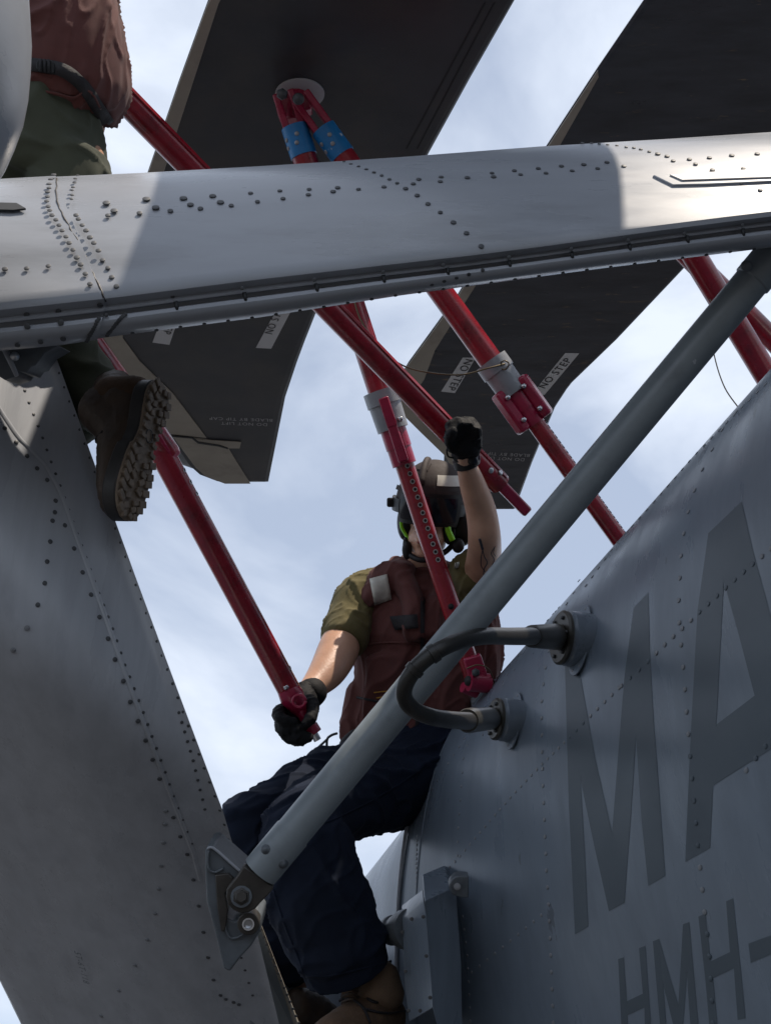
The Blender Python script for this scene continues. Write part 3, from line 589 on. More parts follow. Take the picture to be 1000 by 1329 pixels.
# overhead rotor blade just out of frame, folded parallel to the others (casts the shade on the fuselage)
# ------------------------------------------------------------------ fold poles
def px_line(a, b):
    return P(*a), P(*b)
def pole_pt(a, b, t): return a + (b - a) * t
def holes(root, a, b, t0, t1, n, r, face, hr=.0075, nm='pin_hole'):
    ax_ = (b - a).normalized(); fv = (face - ax_ * face.dot(ax_)).normalized(); me1 = None
    for i in range(n):
        c = a + (b - a) * (t0 + (t1 - t0) * i / max(1, n - 1))
        o = part(nm, *lathe(c + fv * (r - .003), c + fv * (r + .0012), [(0, hr), (1, hr), (1, hr * .66), (.1, hr * .6)], 12, caps=False), M['steel'], root, auto=30)
        part('hole_bore', *lathe(c + fv * (r - .003), c + fv * (r + .0005), [(0, hr * .67), (1, hr * .67)], 12), M['black_hole'], root, smooth=False)
def fork(root, p, ax_, side, ln, wd, mat):
    for s in (-1, 1):
        c = p + side * (s * wd * .36); v, f = boxf(c + ax_ * ln * .4, ax_, side, ax_.cross(side), ln, wd * .2, wd * .8); part('fork_cheek', v, f, mat, root, smooth=False, bevel=.004)
# bipod on blade with disc: yoke + two telescopic legs
yk = fn1(377, 124, .02)
BIP = thing('blade_support_bipod', 'red two-legged blade support hanging from the grey disc, blue bands at top', 'support pole', P(622, 890, 4.15), 'red blade fold supports')
yb = MB().add(*boxf(yk + c2w((0.01, -.02, 0)), c2w((1, .25, 0)).normalized(), c2w((-.25, 1, 0)).normalized(), VIEW, .105, .055, .07)).add(*lathe(fn1(386, 120, 0), fn1(384, 126, .1), [(0, .035), (1, .03)], 16))
yb.build('yoke', M['red_dark'], BIP, smooth=False, bevel=.006)
part('yoke_bolt', *lathe(P(366, 122, 4.06), P(366, 122, 4.02), [(0, .018), (1, .014)], 6), M['screw'], BIP)
part('yoke_bolt', *lathe(P(387, 128, 4.06), P(387, 128, 4.01), [(0, .018), (1, .014)], 12), M['screw'], BIP)
def leg(root, top, bot, tc, rU, rL, bands, blue, sleeve_dir, nh, hf, label=None, hole_t=(.62, .9), dark_holes=False, chunky=False):
    a, b = top, bot; ax_ = (b - a).normalized()
    pt = lambda t: a + (b - a) * t
    U = part('outer_tube', *lathe(pt(blue[0]), pt(tc), [(0, rU * .93), (.0, rU), (1, rU)], 32), M['red'], root, auto=40)
    part('blue_band', *lathe(pt(blue[0]), pt(blue[1]), [(0, rU * 1.0), (0, rU * 1.07), (1, rU * 1.07), (1, rU)], 32), M['blue'], U, auto=40)
    fv = (-VIEW - ax_ * (-VIEW).dot(ax_)).normalized(); sd_ = ax_.cross(fv)
    for (u_, s_) in ((.35, .0), (.62, .15), (.4, .75), (.65, .85)):
        c = pt(blue[0] + (blue[1] - blue[0]) * u_) ; d_ = (fv * math.cos(s_ * 1.4) + sd_ * math.sin(s_ * 1.4)).normalized()
        part('band_screw', *lathe(c + d_ * rU * 1.03, c + d_ * (rU * 1.07 + .003), [(0, .007), (.6, .007), (1, .004)], 10), M['collar'], U)
    # clevis cheeks at the top
    t0 = pt(blue[0]); L0 = (t0 - a).length
    for s in (-1, 1):
        c = a + ax_ * L0 * .5 + sd_ * (s * rU * .62); part('clevis_cheek', *boxf(c, ax_, sd_, fv, L0 * 1.05, rU * .55, rU * 1.3), M['red_dark'], U, smooth=False, bevel=.004)
    I = part('inner_tube', *lathe(pt(tc), b, [(0, rL), (1, rL)], 28), M['red'], root, auto=40)
    tl = (b - a).length; c0 = pt(tc); mm = lambda x: c0 + ax_ * x
    part('collar', *lathe(mm(-.045), mm(.075), [(0, rU * .98), (.0, rU * 1.42), (.36, rU * 1.42), (.36, rU * 1.30), (1, rU * 1.25), (1, rL)], 36), M['collar'], root, auto=30)
    C = part('latch_body', *lathe(mm(.07), mm(.185), [(0, rL * 1.36), (.55, rL * 1.36), (.55, rL * 1.28), (1, rL * 1.28), (1, rL)], 30), M['red_dark'], root, auto=30)
    dirs = [fv] if not chunky else [(fv * .35 + sd_).normalized(), (fv * .35 - sd_).normalized()]
    for dv in dirs:
        s2 = ax_.cross(dv); ln = .19; off = rL * 1.25
        if chunky:
            part('latch_lever', *boxf(mm(.115) + dv * (off + .012), ax_, s2, dv, .14, .05, .035), M['red_dark'], C, smooth=False, bevel=.009)
            for q in (.075, .155): part('latch_pin', *lathe(mm(q) + dv * .03 + fv * .03, mm(q) + dv * .03 + fv * .05, [(0, .008), (1, .007)], 10), M['steel'], C)
        else:
            part('latch_lever', *boxf(mm(.025) + dv * (rU * 1.4), ax_, s2, dv, .09, .030, .016), M['red_dark'], C, smooth=False, bevel=.003)
            part('latch_lever', *boxf(mm(.115) + dv * (rL * 1.3 + .006), ax_, s2, dv, .125, .030, .03), M['red_dark'], C, smooth=False, bevel=.005)
            part('latch_pin', *lathe(mm(.055) - s2 * .03 + dv * rU * 1.1, mm(.055) - s2 * .03 + dv * (rU * 1.1 + .02), [(0, .009), (1, .007)], 10), M['steel'], C)
    holes(I, a, b, hole_t[0], hole_t[1], nh, rL, hf)
    return U, I
aB, bB_ = P(368, 122, 4.13), P(619, 893, 4.12)
U1, I1 = leg(BIP, aB, bB_, .525, .0375, .0285, None, (.055, .105), None, 15, -VIEW + c2w((.25, 0, 0)), hole_t=(.602, .785))
part('pin_hole', *lathe(pole_pt(aB, bB_, .862) - VIEW * .027, pole_pt(aB, bB_, .862) - VIEW * .031, [(0, .009), (1, .009)], 12), M['black_hole'], I1)
aC, bC = P(390, 126, 4.12), P(812, 712, 4.10)
U2, I2 = leg(BIP, aC, bC, .612, .036, .0265, None, (.07, .13), None, 26, c2w((.95, .55, -.15)), hole_t=(.72, .995), chunky=True)
# foot fitting of leg B
ft = MB().add(*boxf(P(618, 872, 4.10), (bB_ - aB).normalized(), c2w((1, .3, 0)).normalized(), VIEW, .10, .055, .05)).build('foot_fitting', M['red_dark'], BIP, smooth=False, bevel=.006)
part('foot_bolt', *lathe(P(617, 873, 4.07), P(617, 873, 4.045), [(0, .013), (1, .011)], 6), M['screw'], ft)
part('foot_barrel', *lathe(P(608, 884, 4.08), P(634, 887, 4.10), [(0, .024), (.0, .030), (1, .030)], 20), M['red_dark'], ft, auto=30)
part('barrel_bore', *lathe(P(606.5, 883.7, 4.075), P(609, 884, 4.08), [(0, .015), (1, .015)], 16), M['black_hole'], ft)
part('foot_barrel', *lathe(P(600, 892, 4.12), P(618, 898, 4.14), [(0, .016), (1, .02)], 16), M['red_dark'], ft, auto=30)
part('safety_wire', *sweep(catmull([P(605, 868, 4.06), P(620, 863, 4.04), P(634, 869, 4.05), P(641, 886, 4.1)], 6), .0022, 6), M['wire'], BIP)
part('lanyard', *sweep(catmull([P(458, 385, 4.08), P(468, 415, 4.06), P(492, 450, 4.04), P(522, 474, 4.03), P(560, 484, 4.03), P(600, 486, 4.04), P(632, 478, 4.04), P(655, 472, 4.06)], 6), .0025, 6), M['wire'], BIP)
part('lanyard_ring', *sweep(catmull([P(650, 470, 4.06), P(655, 468, 4.04), P(660, 472, 4.04), P(656, 479, 4.05), P(650, 478, 4.06), P(650, 470, 4.06)], 4), .0022, 6), M['wire'], BIP)
# second bipod at right edge
BIP2 = thing('blade_support_bipod', 'red crossed support legs behind the grey strut at right edge', 'support pole', P(1010, 500, 4.3), 'red blade fold supports')
part('outer_tube', *tube(P(858, 262, 4.0), P(1042, 566, 4.2), .036, .038, 28), M['red'], BIP2, auto=40)
part('outer_tube', *tube(P(836, 276, 4.16), P(1062, 500, 4.3), .0335, .0335, 28), M['red'], BIP2, auto=40)
part('lanyard', *sweep(catmull([P(921, 388, 4.05), P(925, 400, 4.0), P(922, 430, 4.0), P(928, 468, 4.0), P(940, 503, 3.95), P(957, 528, 3.9)], 6), .002, 6), M['wire'], BIP2)
# pole held overhead by kneeling crewman
PA = thing('blade_support_pole', 'red pole running under the beam into the raised gloved hand', 'support pole', P(676, 650, 3.95), 'red blade fold supports')
a0, a1 = P(130, 96, 3.35), P(648, 628, 4.09)
T1 = part('outer_tube', *lathe(a0, a1, [(0, .030), (0, .0335), (1, .0335), (1, .026)], 30), M['red'], PA, auto=40)
axA = (a1 - a0).normalized(); fvA = (-VIEW - axA * (-VIEW).dot(axA)).normalized(); sdA = axA.cross(fvA)
for s in (1,):
    for off in (.35, .75):
        d_ = (fvA * math.cos(off) + sdA * -math.sin(off) * 1).normalized() if (sdA.dot(c2w((0, 1, 0))) < 0) else (fvA * math.cos(off) + sdA * math.sin(off)).normalized()
        pass
upA = sdA if sdA.dot(c2w((1, 1, 0))) > 0 else -sdA
dR = (fvA * .62 + upA * .78).normalized()
part('guide_rail', *boxf((a0 + a1) / 2 + dR * .034, axA, axA.cross(dR), dR, (a1 - a0).length * .985, .012, .007), M['red'], T1, smooth=False, bevel=.001)
part('inner_tube', *boxf(a1 + axA * .06, axA, sdA, fvA, .15, .034, .034), M['red_dark'], PA, smooth=False, bevel=.007)
for t_, o_ in ((.955, .2), (.975, .75)):
    c = a0 + (a1 - a0) * t_; d_ = (fvA * math.cos(o_) + upA * math.sin(o_)).normalized(); part('pole_screw', *lathe(c + d_ * .032, c + d_ * .038, [(0, .009), (.7, .009), (1, .006)], 12), M['steel'], T1)
# pole held low at left
PD = thing('blade_support_pole', 'long red pole slanting down into the lowered gloved hand, with a bare steel pin', 'support pole', P(411, 962, 3.9), 'red blade fold supports')
d0, d1 = P(187, 545, 3.55), P(380, 905, 3.92)
T2 = part('outer_tube', *lathe(d0, d1, [(0, .031), (0, .033), (1, .033), (1, .025)], 30), M['red'], PD, auto=40)
holes(T2, d0, d1, .18, .26, 3, .033, c2w((1, .6, -.4)), .007); holes(T2, d0, d1, .90, .90, 1, .033, c2w((1, .6, -.3)), .007)
c = pole_pt(d0, d1, .955); part('pole_screw', *lathe(c - VIEW * .030, c - VIEW * .038, [(0, .009), (1, .007)], 12), M['steel'], T2)
axD = (d1 - d0).normalized()
part('fork_end', *lathe(P(372, 893, 3.9), P(392, 926, 3.91), [(0, .030), (.3, .036), (1, .022)], 16), M['red_dark'], PD, auto=40)
part('ring_eye', *sweep([P(388 + 8 * math.cos(a), 910 + 8 * math.sin(a), 3.86) for a in [2 * math.pi * k / 20 for k in range(21)]], .005, 8), M['red_dark'], PD)
part('inner_tube', *lathe(P(388, 920, 3.9), P(408, 952, 3.9), [(0, .016), (.7, .017), (.7, .022), (1, .022)], 16), M['red_dark'], PD, auto=30)
part('steel_pin', *lathe(P(406, 950, 3.9), P(412, 961, 3.9), [(0, .011), (1, .011)], 14), M['steel'], PD, auto=30)
# upper pole behind the boot
PE = thing('blade_support_pole', 'short red pole behind the boot, ending in a square cut sleeve', 'support pole', P(218, 590, 3.6), 'red blade fold supports')
part('outer_tube', *lathe(P(60, 365, 3.25), P(216, 587, 3.6), [(0, .034), (1, .034), (1, .028)], 30), M['red'], PE, auto=40)
part('square_sleeve', *lathe(P(196, 558, 3.55), P(219, 592, 3.61), [(0, .031), (0, .036), (1, .036), (1, .02)], 8), M['red_dark'], PE, smooth=False, bevel=.003)
# ------------------------------------------------------------------ bodies and clothing
def ringtube(chain, n=20, side=None, capf=.55):
    """chain: list of (Vector, ra, rb); ra along side vector, rb perpendicular."""
    pts = [c[0] for c in chain]; L_ = []
    # resample
    res = []
    m = len(chain)
    for i in range(m - 1):
        k = max(3, int((pts[i + 1] - pts[i]).length / .02))
        for j in range(k):
            t = j / k
            def cr_(g):
                a, b, c, d = g(max(i - 1, 0)), g(i), g(i + 1), g(min(i + 2, m - 1)); return .5 * ((2 * b) + (c - a) * t + (2 * a - 5 * b + 4 * c - d) * t * t + (3 * b - a - 3 * c + d) * t ** 3)
            res.append((cr_(lambda q: pts[q]), cr_(lambda q: chain[q][1]), cr_(lambda q: chain[q][2])))
    res.append(chain[-1]); v = []; f = []; cnt = 0
    sv = side or c2w((1, 0, 0)); rings = []
    for i, (p, ra, rb) in enumerate(res):
        t = (res[min(i + 1, len(res) - 1)][0] - res[max(i - 1, 0)][0]).normalized()
        s = sv - t * sv.dot(t)
        if s.length < .2: s = c2w((0, 1, .3)) - t * c2w((0, 1, .3)).dot(t)
        s.normalize(); b = t.cross(s); rings.append((p, t, s, b, ra, rb))
    full = []
    p, t, s, b, ra, rb = rings[0]; rm = min(ra, rb) * capf * 1.6
    for a in (80, 55, 28): full.append((p - t * rm * math.sin(R(a)), s, b, ra * math.cos(R(a)), rb * math.cos(R(a))))
    for (p, t, s, b, ra, rb) in rings: full.append((p, s, b, ra, rb))
    rm = min(ra, rb) * capf * 1.6
    for a in (28, 55, 80): full.append((p + t * rm * math.sin(R(a)), s, b, ra * math.cos(R(a)), rb * math.cos(R(a))))
    for (p, s, b, ra, rb) in full:
        for k in range(n): a = 2 * math.pi * k / n; v.append(p + s * (ra * math.cos(a)) + b * (rb * math.sin(a)))
    for i in range(len(full) - 1):
        for k in range(n): f.append((i * n + k, i * n + (k + 1) % n, (i + 1) * n + (k + 1) % n, (i + 1) * n + k))
    f.append(tuple(range(n))); f.append(tuple((len(full) - 1) * n + k for k in range(n)))
    return v, f
def ellipsoid(c, ax1, ax2, ax3, n=16):
    v = []; f = []
    for i in range(n + 1):
        ph = math.pi * i / n
        for k in range(n): th = 2 * math.pi * k / n; v.append(c + ax1 * (math.sin(ph) * math.cos(th)) + ax2 * (math.sin(ph) * math.sin(th)) + ax3 * math.cos(ph))
    for i in range(n):
        for k in range(n): f.append((i * n + k, i * n + (k + 1) % n, (i + 1) * n + (k + 1) % n, (i + 1) * n + k))
    return v, f
def smin_remesh(name, shapes, mat, parent, vox=.008, smooth=4, folds=0.0, fscale=9.0, fdir=None, label=None, cut=None, ridged=True):
    mb = MB()
    for s in shapes: mb.add(*s)
    o0 = wloc(parent)
    me = bpy.data.meshes.new(name); me.from_pydata([tuple(a - o0) for a in mb.v], [], mb.f)
    bm = bmesh.new(); bm.from_mesh(me); bmesh.ops.remove_doubles(bm, verts=bm.verts, dist=1e-5); bmesh.ops.recalc_face_normals(bm, faces=bm.faces); bm.to_mesh(me); bm.free()
    o = bpy.data.objects.new(name, me); link(o, parent)
    r = o.modifiers.new('r', 'REMESH'); r.mode = 'VOXEL'; r.voxel_size = vox
    s = o.modifiers.new('s', 'SMOOTH'); s.factor = .6; s.iterations = smooth
    dg = bpy.context.evaluated_depsgraph_get(); dg.update(); nm = bpy.data.meshes.new_from_object(o.evaluated_get(dg)); o.modifiers.clear(); o.data = nm
    if folds:
        nm.update(); nrm = [v_.normal.copy() for v_ in nm.vertices]; fd = fdir.normalized() if fdir else None
        for v_, nn in zip(nm.vertices, nrm):
            q = (v_.co + o0)
            if fd: q = q - fd * q.dot(fd) * .62
            q = q * fscale; wv = Vector((noise.noise(q * .6 + Vector((9, 3, 1))), noise.noise(q * .6 + Vector((2, 7, 5))), noise.noise(q * .6))) * .9
            a = noise.noise(q + wv); b_ = noise.noise(q * 2.3 + wv + Vector((5, 5, 5)))
            cz = max(0, 1 - abs(a) * 5.5) ** 1.6; c2 = max(0, 1 - abs(b_) * 6) ** 1.5
            h = (noise.noise(q * .8 + Vector((3, 1, 8))) * 1.2 + cz * .95 - .25 + c2 * .42 + noise.noise(q * 4) * .05) if ridged else a + .5 * b_
            v_.co += nn * (h * folds)
    nm.materials.clear(); nm.materials.append(mat)
    for p in nm.polygons: p.use_smooth = True
    if label: o['label'] = label
    return o
def K(px, py, d, ra, rb=None): return (P(px, py, d), m_(ra, d), m_(rb if rb is not None else ra, d))
def hand_glove(wrist, palm_dir, curl_axis, palm_n, size=1.0): pass
X, Y, Z = c2w((1, 0, 0)), c2w((0, 1, 0)), VIEW
from mathutils.bvhtree import BVHTree
def caster(*objs):
    V = []; Fc = []
    for o_ in objs:
        o0 = wloc(o_); n0 = len(V); V += [v_.co + o0 for v_ in o_.data.vertices]; Fc += [tuple(i + n0 for i in p.vertices) for p in o_.data.polygons]
    bv = BVHTree.FromPolygons(V, Fc)
    def f(px, py, lift=0.0):
        d = (P(px, py, 1) - CAM).normalized(); h = bv.ray_cast(CAM, d)
        return (h[0] - d * lift) if h[0] else P(px, py, 4)
    return f
def cloth_patch(name, poly, cast, mat, parent, lift=.004, res=4, jitter=.0015):
    (x0, y0), (x1, y1), (x2, y2), (x3, y3) = poly; v = []; f = []; n = res
    for i in range(n + 1):
        for j in range(n + 1):
            a, b = i / n, j / n; x = (x0 * (1 - a) + x1 * a) * (1 - b) + (x3 * (1 - a) + x2 * a) * b; y = (y0 * (1 - a) + y1 * a) * (1 - b) + (y3 * (1 - a) + y2 * a) * b
            v.append(cast(x, y, lift + random.uniform(-jitter, jitter)))
    for i in range(n):
        for j in range(n): k = i * (n + 1) + j; f.append((k, k + 1, k + n + 2, k + n + 1))
    o = part(name, v, f, mat, parent); q = o.modifiers.new('s', 'SOLIDIFY'); q.thickness = .004; return o
def webbing(name, pts, cast, mat, parent, wpx, lift=.004):
    q = [Vector((x, y, 0)) for x, y in pts]; q = catmull(q, 6); v = []; f = []
    for i, c in enumerate(q):
        t = (q[min(i + 1, len(q) - 1)] - q[max(i - 1, 0)]).normalized(); nn = Vector((-t.y, t.x, 0)) * wpx / 2
        for k in (-1, 0, 1): v.append(cast(c.x + nn.x * k, c.y + nn.y * k, lift))
    for i in range(len(q) - 1):
        for k in (0, 1): a = i * 3 + k; f.append((a, a + 1, a + 4, a + 3))
    o = part(name, v, f, mat, parent); m = o.modifiers.new('s', 'SOLIDIFY'); m.thickness = .004; return o
# ---- crewman straddling the fuselage
MAN = thing('person', 'crewman in maroon vest and goggled helmet straddling the fuselage, arm raised to pole', 'person', P(560, 1000, 4.2))
bs = []
bs.append(ringtube([K(555, 985, 4.42, 62, 45), K(550, 910, 4.45, 66, 48), K(545, 840, 4.46, 74, 50), K(545, 780, 4.46, 78, 46), K(545, 748, 4.46, 52, 38), K(548, 725, 4.44, 26, 26), K(552, 700, 4.42, 25, 26), K(556, 690, 4.42, 27, 30)]))
bs.append(ringtube([K(478, 775, 4.44, 30), K(456, 800, 4.40, 27), K(443, 832, 4.32, 26), K(437, 848, 4.26, 27), K(424, 872, 4.18, 24), K(405, 893, 4.10, 17), K(392, 905, 4.04, 14.5), K(388, 915, 4.0, 13)]))
bs.append(ringtube([K(600, 790, 4.44, 27), K(614, 772, 4.40, 26), K(624, 745, 4.30, 24), K(628, 718, 4.18, 22.5), K(628, 692, 4.09, 21.5), K(623, 660, 4.05, 20), K(612, 626, 3.98, 17), K(604, 600, 3.92, 12.5), K(601, 580, 3.88, 12)]))
# head: skull, jaw, nose, brow, lips, chin
hd = 4.36
bs.append(ellipsoid(P(560, 665, hd + .02), X * .078, Y * .105, Z * .092)); bs.append(ellipsoid(P(554, 700, hd - .015), X * .062, Y * .062, Z * .072))
bs.append(ellipsoid(P(549, 718, hd - .055), X * .030, Y * .022, Z * .026)); bs.append(ringtube([K(548, 672, hd - .085, 3.6), K(546, 683, hd - .105, 4.6), K(545, 688, hd - .105, 5.4, 5)]))
bs.append(ellipsoid(P(540, 689, hd - .092), X * .011, Y * .008, Z * .012)); bs.append(ellipsoid(P(551, 690, hd - .092), X * .011, Y * .008, Z * .012))
bs.append(ellipsoid(P(548, 701, hd - .082), X * .026, Y * .010, Z * .014)); bs.append(ellipsoid(P(548, 707, hd - .08), X * .022, Y * .009, Z * .014))
for ex in (533, 566): bs.append(ellipsoid(P(ex, 673, hd - .062), X * .016, Y * .010, Z * .014))
for lg_ in ([K(535, 985, 4.35, 36), K(450, 1030, 4.1, 34), K(338, 1078, 3.88, 20), K(345, 1130, 3.88, 20), K(375, 1230, 3.95, 20), K(388, 1290, 4.0, 15)], [K(572, 990, 4.34, 34), K(500, 1034, 4.10, 26), K(412, 1082, 3.80, 20), K(425, 1140, 3.72, 26), K(450, 1230, 3.74, 21), K(468, 1290, 3.75, 17)]): bs.append(ringtube(lg_))
BODY = smin_remesh('body', bs, M['skin'], MAN, .0065, 6)
part('lips', *ellipsoid(P(548, 704, hd - .094), X * .020, Y * .006, Z * .006, 10), M['lips'], MAN)
# shirt
SHIRT = smin_remesh('shirt', [ringtube([K(500, 768, 4.45, 36, 34), K(470, 778, 4.43, 36, 34), K(456, 802, 4.39, 33, 32), K(446, 832, 4.31, 31, 31)], capf=.2), ringtube([K(590, 800, 4.45, 38), K(611, 785, 4.42, 37), K(619, 760, 4.36, 35), K(620, 738, 4.29, 33)], capf=.2),
    ringtube([K(545, 900, 4.46, 68, 50), K(545, 800, 4.46, 80, 50), K(545, 756, 4.46, 56, 42), K(546, 742, 4.45, 33, 32)], capf=.2)], M['shirt'], MAN, .006, 3, .008, 12, fdir=c2w((.35, .9, 0)))
# vest
VEST = smin_remesh('vest', [ringtube([K(525, 962, 4.40, 84, 62), K(535, 930, 4.42, 84, 62), K(546, 880, 4.43, 88, 62), K(550, 830, 4.44, 92, 62), K(550, 785, 4.45, 90, 56), K(548, 762, 4.45, 76, 50)], capf=.35),
    ringtube([K(476, 775, 4.42, 17, 40), K(500, 756, 4.42, 26, 40), K(522, 742, 4.42, 18, 36)], side=c2w((0, 1, 0))), ringtube([K(575, 742, 4.44, 16, 36), K(605, 760, 4.44, 22, 38), K(618, 780, 4.44, 20, 38)], side=c2w((0, 1, 0))),
    ringtube([K(512, 730, 4.46, 10), K(520, 748, 4.36, 13), K(535, 780, 4.30, 14), K(540, 820, 4.28, 16)]), ringtube([K(585, 735, 4.46, 9), K(576, 755, 4.38, 12), K(566, 785, 4.31, 13), K(560, 820, 4.29, 16)]),
    ringtube([K(500, 855, 4.30, 30, 12), K(500, 930, 4.28, 32, 14)]), ringtube([K(585, 855, 4.30, 30, 12), K(580, 920, 4.28, 32, 14)]),
    ringtube([K(625, 800, 4.42, 20), K(634, 850, 4.40, 16), K(622, 890, 4.40, 20), K(600, 930, 4.40, 24)]),
    ringtube([K(470, 900, 4.42, 22), K(458, 950, 4.38, 18), K(456, 972, 4.36, 12)])], M['vest'], MAN, .0060, 3, .011, 9, fdir=c2w((.2, 1, 0)))
VC = caster(VEST)
cloth_patch('reflective_patch', [(479, 751), (502, 745), (508, 778), (486, 786)], VC, M['reflective'], VEST, .007, 6, .002)
cloth_patch('reflective_patch', [(585, 733), (595, 729), (588, 764), (580, 769)], VC, M['reflective'], VEST, .007, 4)
cloth_patch('name_patch', [(505, 800), (541, 797), (543, 815), (512, 818)], VC, M['vest_dark'], VEST, .012, 4)
webbing('zip', [(549, 775), (548, 830), (545, 890), (540, 950)], VC, M['vest_dark'], VEST, 5, .004)
webbing('seam', [(466, 838), (505, 834), (545, 836)], VC, M['vest'], VEST, 2.5, .004)
webbing('seam', [(552, 838), (600, 836), (640, 832)], VC, M['vest'], VEST, 2.5, .004)
webbing('seam', [(462, 905), (500, 912), (540, 914)], VC, M['vest_dark'], VEST, 3, .004)
for k in range(3): webbing('stitching', [(485 + 3 * k, 899 + 7 * k), (506 - 4 * k, 897 + 7 * k)], VC, M['yellow_thread'], VEST, 1.4, .004)
part('hem_strap', *ringtube([K(461, 955, 4.30, 9), K(449, 966, 4.27, 9), K(445, 972, 4.26, 6)]), M['vest_dark'], VEST)
cb = [P(437, 953, 4.2), P(427, 954, 4.2), P(424, 962, 4.2), P(423, 988, 4.2)]
CB = part('carabiner', *sweep(catmull([P(437, 952, 4.22), P(429, 955, 4.2), P(424, 962, 4.2), P(424, 988, 4.2), P(414, 991, 4.2), P(407, 988, 4.2), P(405, 980, 4.2), P(408, 975, 4.2), P(424, 960, 4.2)], 5), .004, 8), M['screw'], VEST)
# trousers
TR = smin_remesh('trousers', [ringtube([K(535, 950, 4.42, 76, 60), K(552, 990, 4.34, 76, 64)]), ringtube([K(562, 985, 4.33, 58), K(505, 1020, 4.15, 55), K(440, 1046, 3.92, 52), K(395, 1070, 3.76, 52, 46), K(399, 1112, 3.70, 60, 48), K(418, 1170, 3.66, 65, 50), K(436, 1222, 3.66, 64, 50), K(451, 1264, 3.68, 61, 48)], capf=.06),
    ringtube([K(530, 975, 4.38, 44), K(450, 1006, 4.2, 40), K(385, 1032, 4.0, 40), K(325, 1066, 3.86, 36), K(322, 1095, 3.84, 35), K(340, 1140, 3.86, 37), K(358, 1200, 3.9, 36), K(375, 1262, 3.95, 22)], capf=.1)], M['trousers_navy'], MAN, .0075, 2, .015, 6.5, fdir=c2w((.8, .5, 0)))
TC_ = caster(TR)
webbing('side_seam', [(352, 1150), (368, 1200), (388, 1250), (396, 1276)], TC_, M['trousers_navy'], TR, 2.6, .003)
webbing('side_seam', [(545, 1000), (500, 1030), (450, 1056), (420, 1068)], TC_, M['trousers_navy'], TR, 2.6, .003)
webbing('hem', [(396, 1268), (430, 1268), (470, 1258), (508, 1248)], TC_, M['trousers_navy'], TR, 3, .003)
# boots
def boot(shape, name='boot'): return smin_remesh(name, shape, M['boot_brown'], MAN, .006, 3, .002, 20)
BT1 = boot([ringtube([K(470, 1262, 3.74, 30), K(478, 1295, 3.74, 36, 34), K(480, 1335, 3.72, 40, 36)]), ringtube([K(490, 1318, 3.72, 40, 30), K(462, 1330, 3.6, 36, 28), K(432, 1348, 3.5, 34, 24)])])
part('ankle_panel', *ringtube([K(492, 1268, 3.70, 26, 24), K(494, 1292, 3.68, 31, 28)]), M['boot_tan'], BT1)
part('boot_sole', *ringtube([K(515, 1350, 3.72, 16, 40), K(460, 1368, 3.6, 14, 36), K(400, 1372, 3.5, 14, 34)], side=Y), M['midsole'], BT1)
for k in range(6): part('lace', *sweep(catmull([P(441 + k * 1.2, 1280 + 7 * k, 3.66), P(452 + k, 1276 + 7 * k, 3.625), P(463 + k, 1280 + 7 * k, 3.65)], 4), .004, 6), M['boot_black'], BT1)
BC_ = caster(BT1)
for pts_ in ([(466, 1266), (470, 1288), (488, 1302), (524, 1292)], [(440, 1300), (452, 1296), (470, 1308), (480, 1329)], [(470, 1310), (500, 1316), (526, 1312)]): webbing('welt_seam', pts_, BC_, M['vest_dark'], BT1, 2.2, .003)
BT2 = boot([ringtube([K(398, 1285, 4.02, 17), K(405, 1320, 4.0, 22), K(420, 1345, 3.98, 26)]), ringtube([K(440, 1350, 3.98, 26, 26), K(408, 1316, 3.92, 24, 26), K(386, 1306, 3.86, 21, 24)])])
BT2.data.materials.clear(); BT2.data.materials.append(M['boot_black'])
part('boot_sole', *ringtube([K(368, 1306, 3.86, 7, 22), K(385, 1322, 3.86, 7, 24), K(425, 1352, 3.9, 7, 24)], side=c2w((-1, -1, 0))), M['boot_brown'], BT2)
# gloves: each finger its own bent chain closing round the pole
def gloved(shape, nm='glove'): return smin_remesh(nm, shape, M['glove'], MAN, .0045, 6, .003, 26)
gh = [ringtube([K(396, 900, 4.04, 17, 17), K(390, 908, 4.0, 19, 17)]), ringtube([K(393, 905, 4.0, 21, 16), K(382, 926, 3.95, 23, 15), K(377, 938, 3.92, 22, 14)])]
for (x0, y0, x1, y1, x2, y2, x3, y3) in ((366, 918, 361, 925, 366, 934, 380, 938), (366, 932, 363, 942, 370, 950, 386, 948), (372, 944, 371, 953, 379, 959, 394, 955), (382, 952, 383, 960, 390, 962, 401, 957)):
    gh.append(ringtube([K(x0 + 6, y0, 3.95, 8.5), K(x1, y1, 3.88, 8.2), K(x2, y2, 3.84, 7.8), K(x3, y3, 3.84, 7)], n=12))
gh.append(ringtube([K(398, 905, 3.98, 9.5), K(406, 918, 3.9, 9), K(403, 932, 3.85, 8), K(397, 940, 3.84, 7)], n=12))
G1 = gloved(gh); part('glove_cuff', *lathe(P(408, 897, 4.09), P(396, 905, 4.03), [(0, .041), (.3, .044), (1, .043)], 24, hint=Z), M['glove'], G1)
part('pull_tab', *sweep(catmull([P(404, 906, 3.99), P(408, 912, 3.99), P(406, 920, 3.99), P(402, 916, 3.99)], 4), .0025, 6), M['glove'], G1)
gh = [ringtube([K(602, 590, 3.915, 15, 15), K(603, 575, 3.875, 20, 16)]), ringtube([K(603, 580, 3.875, 22, 15), K(604, 562, 3.865, 22, 14), K(602, 552, 3.855, 18, 12)])]
